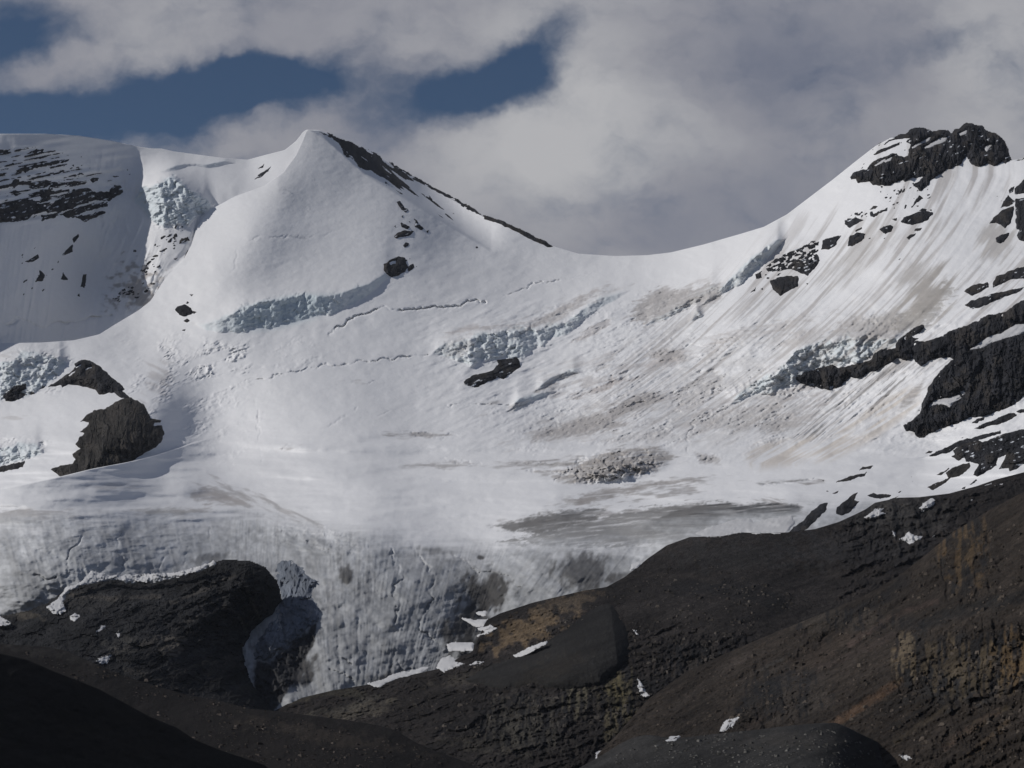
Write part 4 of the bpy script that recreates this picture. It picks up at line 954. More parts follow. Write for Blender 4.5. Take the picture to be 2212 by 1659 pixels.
small_rocks([cB((2050, 870), (2092, 838), (2082, 902), (2040, 932), (2028, 900)), cB((1955, 1020), (2020, 958), (2102, 1022), (2040, 1082), (1930, 1092), (1960, 1050)), cB((1870, 975), (1910, 955), (1900, 968)), cB((1920, 1025), (1940, 1005), (1935, 1022))], Dm, ['slim upright rock left of the upper cliff at the right edge', 'wide jagged rock directly above the wedge-shaped rock', 'tiny rock left of the jagged rock near the right edge'], 'jagged rocks above the wedge', snow=0.1)
speckle = lambda s, d: (lambda u, v: 8 * (fbm((u - 0.3 * v) / 7, (v + 0.4 * u) / 4, 3, s) + d))
small_rocks([cG((270, 1110), (300, 1080), (340, 1050), (420, 1010), (500, 980), (580, 940), (625, 933), (615, 1020), (632, 1060), (600, 1110), (550, 1168), (500, 1150), (440, 1120), (360, 1138), (290, 1142))], Dm, 'large black outcrop speckled with snow beside the long snow cliff', None, H=16, Lr=6, crag=pillars(18), cragA=5, snow=0.12,
            fmod=lambda u, v: 8 * (fbm((u - 0.3 * v) / 7, (v + 0.4 * u) / 4, 3, 18) + 0.1 + 0.6 * sst(565, 600, v + 0.25 * (u - 1700))))
small_rocks([cG((300, 1200), (350, 1175), (430, 1165), (487, 1170), (482, 1240), (430, 1262), (365, 1297), (320, 1260))], Dm, 'black blocky outcrop hanging lowest under the snow-speckled rocks', None, H=16, Lr=5, crag=pillars(20), cragA=5, snow=0.0)
small_rocks([cG((638, 992), (650, 930), (720, 910), (772, 898), (742, 952), (690, 992))], Dm, 'dark outcrop at the upper right end of the snow-speckled rocks', None, H=12, snow=0.05)
small_rocks([cG((198, 1160), (240, 1138), (245, 1180), (210, 1188)), cG((165, 1278), (207, 1238), (195, 1270)), cG((235, 1250), (250, 1240), (248, 1262)), cG((815, 962), (830, 900), (900, 878), (932, 890), (900, 932), (842, 972)), cG((340, 1165), (370, 1148), (360, 1170)), cG((540, 1215), (560, 1210), (550, 1225)), cG((1145, 1055), (1175, 1048), (1160, 1058))]
            + scatter(6, 1640, 600, 16, 26, 60, 1.8, 19, 10), Dm, ['small squarish rock left of the large snow-speckled outcrop', 'thin rock low on the left under the snow-speckled outcrop', 'tiny rock under the squarish rock by the snow cliff', 'rounded dark rock right of the upper end of the snow-speckled rocks', 'small rock between the speckled outcrop and the black blocky one', 'tiny dark rock near the foot of the snow-speckled outcrop'], 'rocks around the speckled outcrop', snow=0)
small_rocks([cG((1588, 1272), (1650, 1225), (1740, 1213), (1752, 1240), (1700, 1272), (1640, 1302)), cG((1588, 1362), (1640, 1330), (1760, 1288), (1985, 1243), (1940, 1282), (1760, 1342), (1720, 1367), (1640, 1387)), cG((1780, 1212), (1800, 1170), (1900, 1130), (2120, 1060), (2120, 1180), (1900, 1192), (1780, 1247))], Dm,
            ['short pointed rock ledge, leftmost of the three ledges above the great cliff', 'long narrow rock ledge, lowest of the three above the great cliff', 'thick rock ledge running off the right edge, topmost of three above the great cliff'], 'rock ledges above the great cliff', name='rock_ledge', H=12, Lr=5, snow=0.05, crag=pillars(21), cragA=4)

# --- the great cliff on the right
BIG = (cJ((630, 522), (690, 480), (760, 460), (880, 430), (920, 455), (1060, 420), (1130, 400), (1160, 352)) + cC((60, 552), (230, 540), (228, 470), (330, 380), (430, 320), (535, 268), (545, 310), (480, 370), (400, 412), (490, 428), (430, 455), (560, 455), (650, 425), (750, 400), (760, 380), (850, 325), (980, 290), (1130, 230), (1250, 160),
       (1330, 158), (1440, 130), (1520, 80), (1560, 40), (1640, 0), (1900, -100), (1900, 1010), (1648, 1060), (1560, 1150), (1400, 1215), (1200, 1290), (1050, 1300), (900, 1370), (700, 1430), (600, 1480), (520, 1532), (460, 1522), (430, 1462), (340, 1442), (320, 1390), (400, 1330), (500, 1250), (510, 1180), (550, 1080),
       (600, 950), (700, 810), (800, 720), (862, 650), (780, 640), (680, 640), (600, 680), (510, 722), (440, 680), (420, 650), (350, 670), (250, 645), (180, 690), (100, 740), (0, 785)) + cJ((1100, 490), (1040, 527), (1000, 510), (930, 572), (870, 597), (800, 586), (730, 572), (660, 547)))
BH = [cC((1052, 546), (1200, 522), (1300, 462), (1430, 422), (1648, 362), (1900, 322), (1900, 200), (1648, 268), (1560, 272), (1480, 320), (1400, 370), (1250, 410), (1150, 480)),
      cC((596, 1186), (650, 1118), (740, 1098), (930, 1053), (955, 1080), (850, 1148), (832, 1192), (760, 1152), (680, 1152)), cC((945, 1010), (985, 1000), (1000, 1030), (970, 1048))]
o = patch('great_cliff', BIG, Dm, H=34, Lr=14, crag=pillars(33), cragA=17, seed=33, warp=1.8, step=1.5, holes=BH, snow=-0.1, label='great dark cliff band stepping across the right side, split by a thin snow ramp', cat='rock cliff')
ledges_on(o, BH, Dm, 'snow_ramp', 5, 3)
small_rocks([cD((588, 620), (660, 580), (750, 540), (850, 500), (960, 440), (1120, 405), (1250, 370), (1392, 338), (1382, 370), (1260, 407), (1150, 442), (1000, 482), (900, 532), (820, 582), (700, 612), (610, 627))], Dm, 'long thin black ledge pointing left under the great cliff', None, name='rock_ledge', H=12, Lr=5, snow=0.05)
small_rocks([cD((860, 550), (960, 490), (1140, 450), (1190, 470), (1300, 430), (1420, 370), (1560, 340), (1648, 320), (1900, 220), (1900, 620), (1648, 710), (1570, 762), (1490, 792), (1480, 745), (1420, 762), (1365, 762), (1400, 700), (1457, 603), (1360, 643), (1340, 720), (1250, 782), (1140, 848), (1080, 822), (1110, 770), (1152, 710), (1080, 690), (1000, 682), (990, 640), (930, 672), (840, 622), (880, 600))], Dm,
            'broad dark cliff at the right edge with ragged snow notches along its foot', None, name='rock_cliff', cat='rock cliff', H=24, Lr=9, crag=lumpy(34), cragA=9, snow=0.05)
small_rocks([cD((1100, 322), (1180, 270), (1280, 230), (1400, 180), (1530, 138), (1575, 170), (1480, 222), (1370, 272), (1280, 282), (1180, 312)), cD((1073, 252), (1120, 208), (1213, 193), (1200, 217), (1120, 258)), cD((553, 592), (590, 563), (643, 561), (612, 588)), cD((1560, 120), (1648, 98), (1740, 130), (1600, 148)), cD((940, 430), (1000, 412), (960, 432))], Dm,
            ['longest dark rock island in the snow under the great cliff', 'small oval rock island left above the longest one under the great cliff', 'small flat rock off the left tip of the long black ledge', 'rock island touching the right edge under the great cliff', 'thin rock sliver just above the long black ledge'], 'rock islands under the great cliff', H=9, snow=0.0)
small_rocks([cD((788, 802), (840, 760), (960, 710), (1052, 698), (1054, 740), (1012, 792), (930, 842), (850, 862), (808, 862)), cD((666, 822), (760, 790), (812, 752), (824, 765), (760, 802), (720, 828)), cD((568, 967), (650, 930), (780, 880), (855, 848), (820, 882), (740, 932), (640, 998))], Dm,
            ['largest brown rock mass in the lower snow under the ragged cliff', 'thin curved streak of rock on the upper left of the brown rock mass', 'long smeared band of brown debris below the brown rock mass'], 'debris under the ragged cliff', H=7, snow=0.05, col=brown_col)
small_rocks([cD((-20, 1032), (20, 1045), (60, 1036), (185, 1040), (160, 1070), (60, 1088), (-30, 1080), (-80, 1060)), cD((1038, 932), (1120, 878), (1130, 893), (1060, 933)), cD((958, 982), (1012, 958), (992, 988)), cD((120, 1118), (200, 1080), (275, 1055), (210, 1092)), cD((255, 1020), (275, 1000), (300, 1000), (270, 1022)), cD((398, 900), (418, 898), (410, 908)), cD((400, 845), (410, 843), (405, 852)),
             cJ((895, 1213), (960, 1180), (1105, 1143), (1092, 1167), (990, 1198)), cJ((1048, 1132), (1080, 1110), (1157, 1098), (1132, 1118)), cJ((875, 1283), (918, 1268), (908, 1288)), cJ((825, 1272), (850, 1266), (860, 1275)), cJ((752, 1345), (762, 1343), (758, 1350)), cJ((805, 1198), (825, 1192), (815, 1204))], Dm,
            ['wide flat pair of dark rocks in the snow above the leaf-shaped island', 'slanting thin rock near the moraine crest at the far right', 'small rock left of the slanting thin rock near the moraine crest', 'thin rock streak bordering the moraine crest', 'small grey rock right of the flat pair in the snow apron', 'lower of two tiny dots in the bright snow apron', 'upper of two tiny dots in the bright snow apron', 'long ragged rock streak in the snow apron, left of centre', 'short rock streak above the long ragged one in the snow apron', 'small dark rock below the long ragged streak in the snow apron', 'tiny rock chip in the left part of the snow apron'], 'rocks in the snow apron above the moraine', H=5, snow=0)
small_rocks([cJ((580, 1555), (620, 1510), (690, 1460), (740, 1400), (800, 1360), (847, 1343), (842, 1390), (780, 1452), (720, 1512), (690, 1532), (640, 1555))], Dm, 'long slanting dark rock rib in the snow, just left of the leaf-shaped island', None, H=8, snow=0)
small_rocks([cJ((905, 1420), (908, 1380), (950, 1340), (1000, 1300), (1052, 1277), (1022, 1330), (1056, 1333), (1000, 1402), (940, 1432))], Dm, 'leaf-shaped dark rock island in the snow just above the brown moraine', None, H=9, snow=0)

# --- rock in the middle of the icefall
small_rocks([cI((418, 712), (480, 668), (600, 632), (655, 592), (648, 565), (700, 560), (772, 546), (797, 572), (795, 612), (742, 652), (690, 688), (650, 682), (560, 722), (490, 748), (438, 732))], Dm, 'black rock band with snow on its ledges under the middle ice cliff', None, H=14, Lr=5, crag=strata(36, 0.4), cragA=5, snow=0.17,
            holes=[cI((480, 655), (560, 602), (645, 592), (620, 632), (520, 662))], name='rock_outcrop')

# --- the nunatak on the left
patch('nunatak', cH((345, 462), (400, 430), (450, 390), (520, 350), (560, 310), (552, 285), (600, 257), (640, 253), (690, 275), (740, 310), (790, 350), (830, 390), (880, 430), (918, 472), (905, 488), (960, 540), (900, 537), (860, 520), (840, 498), (780, 505), (735, 517), (700, 480), (640, 462), (560, 445), (500, 435), (460, 468), (450, 445), (400, 452)),
      Dmb, H=90, Lr=30, crag=lumpy(37), cragA=8, seed=37, warp=1.5, snow=-0.05, label='upper black rock hump of the nunatak, rising beside the left icefall', cat='rock', holes=[cH((500, 372), (560, 330), (550, 350), (515, 378)), cH((555, 318), (600, 292), (598, 302), (565, 322)), cH((625, 330), (675, 300), (670, 315), (635, 335))])
patch('nunatak', cH((900, 545), (960, 535), (1010, 560), (1060, 590), (1090, 640), (1110, 690), (1190, 702), (1180, 718), (1130, 722), (1125, 740), (1190, 745), (1213, 800), (1190, 862), (1140, 900), (1060, 950), (980, 1003), (990, 1060), (700, 1130), (500, 1160), (370, 1062), (440, 1040), (530, 1020), (560, 990), (530, 950), (600, 910),
                    (550, 880), (620, 800), (590, 790), (660, 720), (595, 712), (640, 660), (700, 630), (790, 610), (840, 570)),
      Dmb, H=130, Lr=40, crag=pillars(38), cragA=12, seed=38, warp=1.8, snow=-0.1, label='big rounded rock buttress with a ragged left edge standing over the glacier', cat='rock', col=brown_col)
small_rocks([cH((25, 530), (50, 490), (100, 450), (190, 438), (195, 470), (150, 492), (192, 512), (150, 542), (80, 562), (40, 557)), cH((215, 505), (240, 495), (255, 505), (225, 515)), cH((285, 472), (330, 445), (320, 462))], Dmb, ['large dark rock under the blue ice of the left icefall', 'small rock right of the large one under the left icefall', 'small rock at the left foot of the nunatak under the icefall'], 'rocks under the left icefall', H=12, Lr=5, snow=0)
small_rocks([cH((-80, 1095), (-80, 1050), (0, 1045), (80, 1025), (183, 1003), (172, 1050), (100, 1062), (30, 1082))], Dmb, 'dark rock strip under the small ice bulge at the left edge', None, H=12, Lr=5, snow=0)

# ================================================================== BARE GROUND BELOW THE ICE
OCH = (0.085, 0.055, 0.028)
def ground_colour(base, seed, patches=(), amp=0.35, a=0.4, st=(60, 10), pil=(), lines=()):
    def fn(u, v):
        c = np.broadcast_to(np.array(base), u.shape + (3,)).copy()
        p = (u - a * v * 0) ; q = v + a * u
        c *= (1 + amp * fbm(u / st[0], q / st[1], 4, seed) + 0.5 * amp * fbm(u / 7, v / 7, 3, seed + 2))[..., None]
        for (cu, cv, ru, rv, an, s, col) in patches:
            b = blob(u, v, cu, cv, ru, rv, an)
            c = mixc(c, col, s * sst(-0.35, 0.3, fbm(u / 16, v / 12, 4, seed + 4) + b * 1.6 - 0.8) * sst(0, .1, b))
        for (pts_, wd_, s, col) in lines:
            b = band(u + 5 * fbm(u / 20, v / 20, 3, seed + 3), v + 5 * fbm(u / 20, v / 20, 3, seed + 8), pts_, wd_)
            c = mixc(c, col, s * sst(0, .6, b) * (0.55 + 0.45 * sst(-.4, .3, fbm(u / 8, v / 6, 3, seed + 6))))
        for (cu, cv, ru, rv, s, col) in pil:
            b = blob(u, v, cu, cv, ru, rv, 0)
            n = 0.8 * vn(u / 6.5 + 0.35 * vn(u / 14, v / 14, seed + 1), v / 38, seed + 5) + 0.5 * fbm(u / 5, v / 9, 3, seed + 6) + 0.3
            c = mixc(c, col, s * sst(0.25, 0.75, n + b * 1.1 - 0.35) * sst(0, .2, b))
            c = mixc(c, (0.018, 0.018, 0.019), 0.7 * sst(0.35, 0.0, n) * sst(0, .3, b))
        c = c * (1 + 0.45 * fbm(u / 150, (v + a * u) / 45, 3, seed + 7) + 0.35 * fbm((u - a * v) / 70, (v + a * u) / 6.5, 3, seed + 9))[..., None]
        sp = fbm(u / 2.6, v / 2.6, 2, seed + 6)
        return c * (1 + 0.9 * sst(0.55, 0.9, sp))[..., None]
    return fn


def crag_depth(T, terms):
    def fn(u, v):
        return T(u, v) - terms(u, v)
    return fn


# left bedrock dome
D5 = tps([(0, 1330, 2450), (300, 1240, 2560), (560, 1215, 2520), (0, 1420, 2280), (300, 1400, 2280), (560, 1350, 2530), (620, 1380, 2560), (640, 1500, 2440), (150, 1450, 2150), (400, 1520, 2150), (650, 1560, 2290), (500, 1420, 2430), (0, 1600, 1900), (500, 1650, 1850)])
def rel5(u, v):
    return ledges(u, v, 0.45, 44, 183, 0.8) * 6 + ledges(u, v, 0.55, 13, 185, 0.6) * 1.5 + fbm(u / 60, v / 45, 3, 181) * 18 + facets(u + 0.5 * v, v, 34, 14, 180) * 6 + ridged((v + 0.6 * u) / 26, (u - .6 * v) / 90, 3, 182) * 4 + facets(u, v, 9, 7, 189) * 2.5 + fbm(u / 4.2, v / 4.2, 2, 188) * 1.2 + 20 * blob(u, v, 450, 1330, 190, 150, 30)
BED = [(-90, 1352), (0, 1332), (60, 1318), (100, 1303), (140, 1268), (180, 1256), (230, 1247), (330, 1252), (400, 1235), (455, 1214), (490, 1208), (540, 1212), (575, 1226), (600, 1256), (609, 1295), (602, 1333), (576, 1362), (557, 1395), (549, 1432), (560, 1480), (594, 1528), (630, 1560), (700, 1640), (-90, 1640)]
c5 = ground_colour((0.020, 0.020, 0.021), 190, [(365, 1400, 60, 28, 30, .95, (0.105, 0.093, 0.078)), (270, 1395, 70, 44, 0, .6, (0.075, 0.07, 0.062)), (60, 1330, 70, 18, 0, .7, (0.08, 0.07, 0.056)), (480, 1440, 140, 26, 20, .5, (0.075, 0.067, 0.06)), (560, 1480, 140, 20, 15, .4, (0.06, 0.055, 0.05)), (200, 1300, 120, 30, 5, .4, (0.055, 0.052, 0.05))], 0.55, 0.5, (50, 12),
    lines=[(cK(*p), w, .75, (0.062, 0.056, 0.050)) for p, w in [(((640, 1000), (800, 960), (960, 900)), 9), (((1050, 1190), (1180, 1110), (1320, 1060)), 6), (((930, 1180), (1100, 1080), (1300, 1040)), 6), (((1150, 800), (1000, 850), (850, 950)), 7), (((1390, 600), (1420, 720), (1480, 820)), 5), (((960, 720), (1180, 640), (1330, 560)), 6), (((400, 680), (600, 700), (900, 690)), 7), (((700, 1100), (900, 1150)), 8), (((1200, 700), (1350, 780), (1400, 900)), 6)]])
patch('bedrock', BED, lambda u, v: D5(u, v) + 70, H=75, Lr=26, crag=lambda u, v: rel5(u, v), cragA=1.0, seed=56, warp=1.5, step=2, tuck=1, col=lambda u, v, sd, sn: c5(u, v), kind='structure')

LOBE = cO((472, 400), (500, 372), (570, 370), (612, 410), (680, 470), (727, 500), (697, 560), (692, 600), (737, 690), (722, 740), (650, 800), (580, 880), (540, 912), (470, 932), (430, 1002), (328, 982), (350, 890), (400, 800), (460, 740), (497, 620), (480, 500))
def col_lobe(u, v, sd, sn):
    c = np.broadcast_to(np.array((0.15, 0.168, 0.20)), u.shape + (3,)).copy() * (1 + 0.35 * fbm(u / 7, v / 16, 4, 17) + 0.3 * fbm(u / 30, v / 20, 2, 16))[..., None]  # ice colour darkened to stand for the shade on the lobe
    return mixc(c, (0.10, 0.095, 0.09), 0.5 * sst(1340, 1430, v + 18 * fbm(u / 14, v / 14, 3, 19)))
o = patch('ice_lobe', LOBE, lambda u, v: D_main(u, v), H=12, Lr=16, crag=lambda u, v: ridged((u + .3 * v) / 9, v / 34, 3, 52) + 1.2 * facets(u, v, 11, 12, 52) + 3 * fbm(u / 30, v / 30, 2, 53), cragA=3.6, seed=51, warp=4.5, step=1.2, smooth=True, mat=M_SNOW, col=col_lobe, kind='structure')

# moraine and slabs in the middle and on the right
D6 = tps([(600, 1535, 2350), (900, 1465, 2380), (1050, 1400, 2420), (1150, 1310, 2480), (1400, 1210, 2560), (1480, 1160, 2600), (1750, 1140, 2500), (1900, 1085, 2560), (2212, 1020, 2600), (2272, 1010, 2600),
          (700, 1600, 2120), (1000, 1550, 2080), (1300, 1450, 2120), (1500, 1350, 2220), (1764, 1240, 2330), (1650, 1300, 2240), (1900, 1200, 2330), (2200, 1150, 2300), (1000, 1659, 1850), (1500, 1600, 1860), (2200, 1500, 1900), (1300, 1640, 1830), (1200, 1380, 2300)])
TOP6 = curve([(540, 1560), (600, 1532), (640, 1510), (720, 1491), (800, 1478), (870, 1462), (950, 1444), (985, 1425), (1000, 1415), (1020, 1408), (1035, 1375), (1050, 1340), (1080, 1325), (1150, 1302), (1200, 1290), (1260, 1276), (1310, 1268), (1350, 1246), (1400, 1206), (1440, 1178), (1490, 1160), (1560, 1158), (1600, 1150), (1650, 1152), (1700, 1150),
              (1760, 1143), (1810, 1128), (1850, 1110), (1870, 1100), (1890, 1086), (1940, 1075), (1985, 1074), (2050, 1066), (2110, 1050), (2150, 1036), (2212, 1020), (2272, 1008)], 1.5)
def rel6(u, v):
    scree = np.maximum(sst(1180, 1240, u) * (1 - sst(1330, 1390, v - 0.12 * (u - 1500))), 0)   # smooth moraine up high
    scree = scree * (1 - sst(1780, 1840, u))
    slab = 1 - 0.85 * scree
    r = ledges(u, v, 0.30, 26, 200, 1.3) * 14 + ledges(u, v, 0.35, 9, 202, 1.2) * 4.5 + facets(u, v, 22, 14, 204) * 5
    crag = sst(0, .35, blob(u, v, 1250, 1560, 330, 110, 0)) + sst(0, .35, blob(u, v, 1520, 1420, 170, 60, 5)) + sst(0, .35, blob(u, v, 1940, 1130, 200, 80, 0))
    r2 = facets(u, v, 26, 40, 209) * 8 + ledges(u, v, 0.25, 28, 210, 1.5) * 8 + facets(u, v, 9, 11, 212) * 3.5
    fine_ = facets(u, v, 7, 5, 213) * 2.4 + fbm(u / 4.2, v / 4.2, 2, 211) * 1.2
    return (r * slab + crag * r2 + fine_ * slab + fbm(u / 12, v / 9, 3, 214) * 1.5) * sst(0, 12, v - TOP6(u)) + 25 * blob(u, v, 1480, 1320, 200, 60, -5) - 30 * blob(u, v, 1764, 1240, 160, 30, 0)
c6 = ground_colour((0.0235, 0.0205, 0.0193), 212, [(1140, 1360, 150, 50, 20, 1.0, (0.105, 0.077, 0.050)), (1230, 1300, 100, 30, 20, .8, (0.087, 0.068, 0.050)), (760, 1540, 220, 26, 12, .7, (0.087, 0.077, 0.062)), (1000, 1470, 160, 26, 15, .5, (0.062, 0.055, 0.046)), (1330, 1500, 30, 60, 0, .9, (0.099, 0.084, 0.043)), (1370, 1580, 14, 60, 0, .9, (0.099, 0.081, 0.037)), (1245, 1485, 20, 45, 0, .8, (0.093, 0.081, 0.056)),
                                               (1850, 1190, 260, 70, 0, .7, (0.026, 0.025, 0.026)), (1600, 1200, 240, 60, 0, .6, (0.026, 0.025, 0.025)), (1100, 1600, 200, 50, 0, .5, (0.062, 0.056, 0.046)), (1900, 1110, 160, 50, 0, .6, (0.053, 0.050, 0.048))], 0.4, 0.32, (60, 10), pil=[(1335, 1520, 50, 110, .65, (0.085, 0.073, 0.046)), (1245, 1490, 45, 70, .8, (0.10, 0.09, 0.065)), (1130, 1560, 120, 80, .5, (0.07, 0.065, 0.055)), (1500, 1430, 120, 50, .4, (0.05, 0.042, 0.036)), (1950, 1110, 140, 60, .5, (0.06, 0.057, 0.055))],
    lines=[(cQ((560, 610), (760, 600), (950, 650), (1060, 690)), 24, .7, (0.012, 0.012, 0.013)), (cQ((840, 770), (1010, 740)), 14, .6, (0.014, 0.013, 0.014)), (cQ((420, 1100), (560, 1080), (620, 1000)), 40, .7, (0.012, 0.012, 0.013)), (cQ((560, 900), (700, 930), (900, 850)), 18, .6, (0.014, 0.013, 0.014)), (cQ((1640, 300), (1660, 350)), 26, .7, (0.014, 0.014, 0.015)),  # near-black lines: shade of the moraine ledges put into the colour
           (cO((560, 1230), (800, 1170), (1000, 1200)), 12, .6, (0.075, 0.068, 0.052)), (cO((660, 1310), (900, 1280), (1100, 1200)), 8, .5, (0.07, 0.065, 0.055)), (cQ((230, 560), (560, 545), (760, 580)), 8, .4, (0.045, 0.038, 0.034)), (cO((1400, 1560), (1500, 1620)), 30, .6, (0.012, 0.012, 0.013)), (cO((1500, 1420), (1700, 1400)), 26, .6, (0.012, 0.012, 0.013))])
layer('moraine', TOP6, curve([(540, 1660), (700, 1700), (1200, 1720), (2300, 1600)], 5), crag_depth(D6, rel6), c6, M_ROCK, u0=560, u1=2272, du=2, nr=270, back=((15, -5), (80, -60), (300, -200)))

# dark cone in front of it
CONE = [(1000, 1470), (1060, 1436), (1109, 1420), (1145, 1405), (1180, 1386), (1240, 1345), (1275, 1318), (1300, 1304), (1320, 1302), (1340, 1312), (1362, 1335), (1378, 1358), (1386, 1392), (1378, 1430), (1340, 1450), (1300, 1480), (1230, 1490), (1150, 1480), (1080, 1490)]
patch('scree_cone', CONE, crag_depth(D6, lambda u, v: 0 * u), H=60, Lr=26, crag=lambda u, v: fbm(u / 7, v / 7, 4, 20) * 1.5 - np.clip(u - 1318 - 0.12 * (v - 1302), 0, 80) * 1.1, cragA=1.0, seed=44, warp=0.8, step=2, smooth=True, mat=M_SCREE, kind='structure',
      col=lambda u, v, sd, sn: ground_colour((0.020, 0.0192, 0.0186), 224, [(1200, 1440, 140, 40, 20, .5, (0.030, 0.026, 0.022))], 0.2)(u, v))

# right-hand hillside
D8 = tps([(1400, 1500, 1950), (1482, 1451, 2000), (1648, 1376, 2020), (1793, 1318, 2000), (1942, 1244, 1980), (2083, 1136, 1980), (2212, 1050, 1950), (1500, 1600, 1650), (1700, 1500, 1680), (1900, 1400, 1680), (2100, 1300, 1640), (2212, 1200, 1700), (1600, 1680, 1450), (1900, 1600, 1400), (2200, 1500, 1330), (2200, 1680, 1150)])
TOP8 = curve([(1280, 1640), (1330, 1590), (1400, 1510), (1482, 1452), (1560, 1415), (1648, 1377), (1720, 1348), (1793, 1318), (1870, 1285), (1942, 1244), (2010, 1190), (2060, 1148), (2095, 1128), (2140, 1100), (2212, 1062), (2272, 1040)], 3)
def rel8(u, v):
    q = v + 0.62 * u
    crag = sst(0, .3, blob(u, v, 2080, 1210, 100, 120, 0)) + sst(0, .3, blob(u, v, 2100, 1440, 220, 120, 10)) + sst(0, .3, blob(u, v, 1640, 1560, 150, 50, 30)) + 0.8 * sst(0, .3, blob(u, v, 1800, 1350, 300, 34, 28)) + 0.8 * sst(0, .3, blob(u, v, 2100, 1620, 240, 70, 20))
    gul = ridged(q / 34, (u - 0.6 * v) / 150, 3, 230) * 6.5 + ledges(u, v, 0.60, 20, 231, 1.0) * 4
    fine_ = facets(u, v, 9, 6, 233) * 2.2 + ridged(q / 8, (u - .6 * v) / 22, 2, 235) * 1.2 + fbm(u / 4.2, v / 4.2, 2, 236) * 1.0
    return (gul + fine_ + np.clip(crag, 0, 1.3) * (facets(u, v, 24, 42, 238) * 8 + ledges(u, v, 0.5, 30, 239, 1.4) * 9 + facets(u, v, 8, 12, 241) * 3 + 4)) * sst(0, 10, v - TOP8(u))
c8 = ground_colour((0.034, 0.0275, 0.0225), 240, [(2080, 1200, 60, 90, -10, .9, OCH), (1960, 1420, 40, 40, 0, .8, OCH), (1870, 1520, 190, 14, 34, .95, (0.090, 0.056, 0.034)), (1760, 1420, 260, 40, 32, .5, (0.053, 0.040, 0.031)), (2120, 1560, 120, 14, 32, .7, (0.074, 0.059, 0.037)), (2180, 1420, 60, 60, 0, .6, (0.087, 0.062, 0.034)), (2060, 1470, 160, 90, 0, .6, (0.048, 0.046, 0.045)), (2130, 1600, 90, 12, 40, .7, (0.074, 0.053, 0.034))], 0.32, 0.62, (70, 9), pil=[(2085, 1190, 70, 110, .75, (0.085, 0.06, 0.036)), (1955, 1425, 34, 70, .8, (0.12, 0.095, 0.065)), (2100, 1440, 150, 90, .7, (0.09, 0.07, 0.045)), (2190, 1420, 60, 80, .7, (0.10, 0.066, 0.034)), (1700, 1500, 120, 70, .3, (0.05, 0.045, 0.04)), (1800, 1340, 180, 30, .5, (0.065, 0.055, 0.045))],
    lines=[(cQ((1300, 1255), (1450, 1165), (1600, 1070)), 13, .9, (0.095, 0.062, 0.042)), (cQ((1380, 880), (1560, 760), (1790, 670)), 9, .7, (0.07, 0.05, 0.042)), (cQ((930, 1010), (1060, 950)), 6, .6, (0.06, 0.056, 0.052)), (cQ((900, 1275), (1020, 1200), (1120, 1165)), 8, .6, (0.065, 0.05, 0.042)),
           (cQ((1600, 1345), (1720, 1260), (1860, 1170)), 7, .8, (0.075, 0.06, 0.042)), (cQ((1830, 1370), (2010, 1240), (2090, 1200)), 12, .7, (0.07, 0.05, 0.040)), (cQ((1060, 1180), (1250, 1040), (1400, 960)), 10, .5, (0.055, 0.045, 0.038)), (cQ((1230, 1000), (1500, 880), (1600, 830)), 10, .5, (0.06, 0.046, 0.04)), (cQ((560, 1180), (760, 1010), (900, 930)), 12, .5, (0.055, 0.046, 0.04)),
           (cQ((1310, 770), (1420, 720), (1560, 650), (1640, 570)), 16, .7, (0.016, 0.016, 0.017)), (cQ((1680, 900), (1750, 780), (1900, 720), (2212, 650)), 20, .75, (0.016, 0.016, 0.016)), (cQ((860, 1190), (940, 1120), (1110, 1030)), 22, .8, (0.014, 0.014, 0.015)), (cQ((1640, 780), (1720, 790)), 20, .6, (0.018, 0.018, 0.019)), (cQ((1560, 1180), (1800, 1100), (2100, 1060)), 16, .5, (0.018, 0.018, 0.018)),
           (cQ((1600, 1270), (1730, 1210)), 12, .7, (0.016, 0.015, 0.015)), (cQ((1880, 340), (1960, 480), (1880, 620)), 12, .6, (0.016, 0.016, 0.017))])
layer('hillside', TOP8, curve([(1280, 1646), (1500, 1800), (2300, 1850)], 5), crag_depth(D8, rel8), c8, M_ROCK, u0=1290, u1=2272, du=2, nr=300, back=((10, -6), (60, -60), (300, -250)))

# gravel mound at the lower right
D9 = tps([(1296, 1640, 1250), (1400, 1590, 1280), (1640, 1575, 1270), (1805, 1562, 1290), (1840, 1600, 1250), (1909, 1608, 1420), (2000, 1670, 1540), (1300, 1800, 900), (1600, 1750, 950), (1800, 1700, 1010), (2000, 1850, 1000)])
TOP9 = curve([(1180, 1700), (1240, 1665), (1296, 1634), (1337, 1608), (1370, 1592), (1400, 1587), (1430, 1592), (1462, 1595), (1540, 1586), (1627, 1577), (1710, 1567), (1770, 1562), (1805, 1561), (1830, 1570), (1855, 1583), (1909, 1609), (1940, 1630), (1967, 1650), (2010, 1690)], 3)
layer('gravel_mound', TOP9, curve([(1180, 1760), (1300, 1850), (1900, 1860), (2010, 1760)], 5), crag_depth(D9, lambda u, v: (fbm(u / 20, v / 14, 4, 250) * 2.2 + fbm(u / 4, v / 4, 2, 252) * 0.5) * sst(0, 10, v - TOP9(u))), ground_colour((0.033, 0.032, 0.031), 254, [(1700, 1600, 200, 30, 0, .4, (0.053, 0.048, 0.043))], 0.12), M_SCREE, u0=1190, u1=2004, du=2, nr=130, back=((12, -6), (60, -50)))

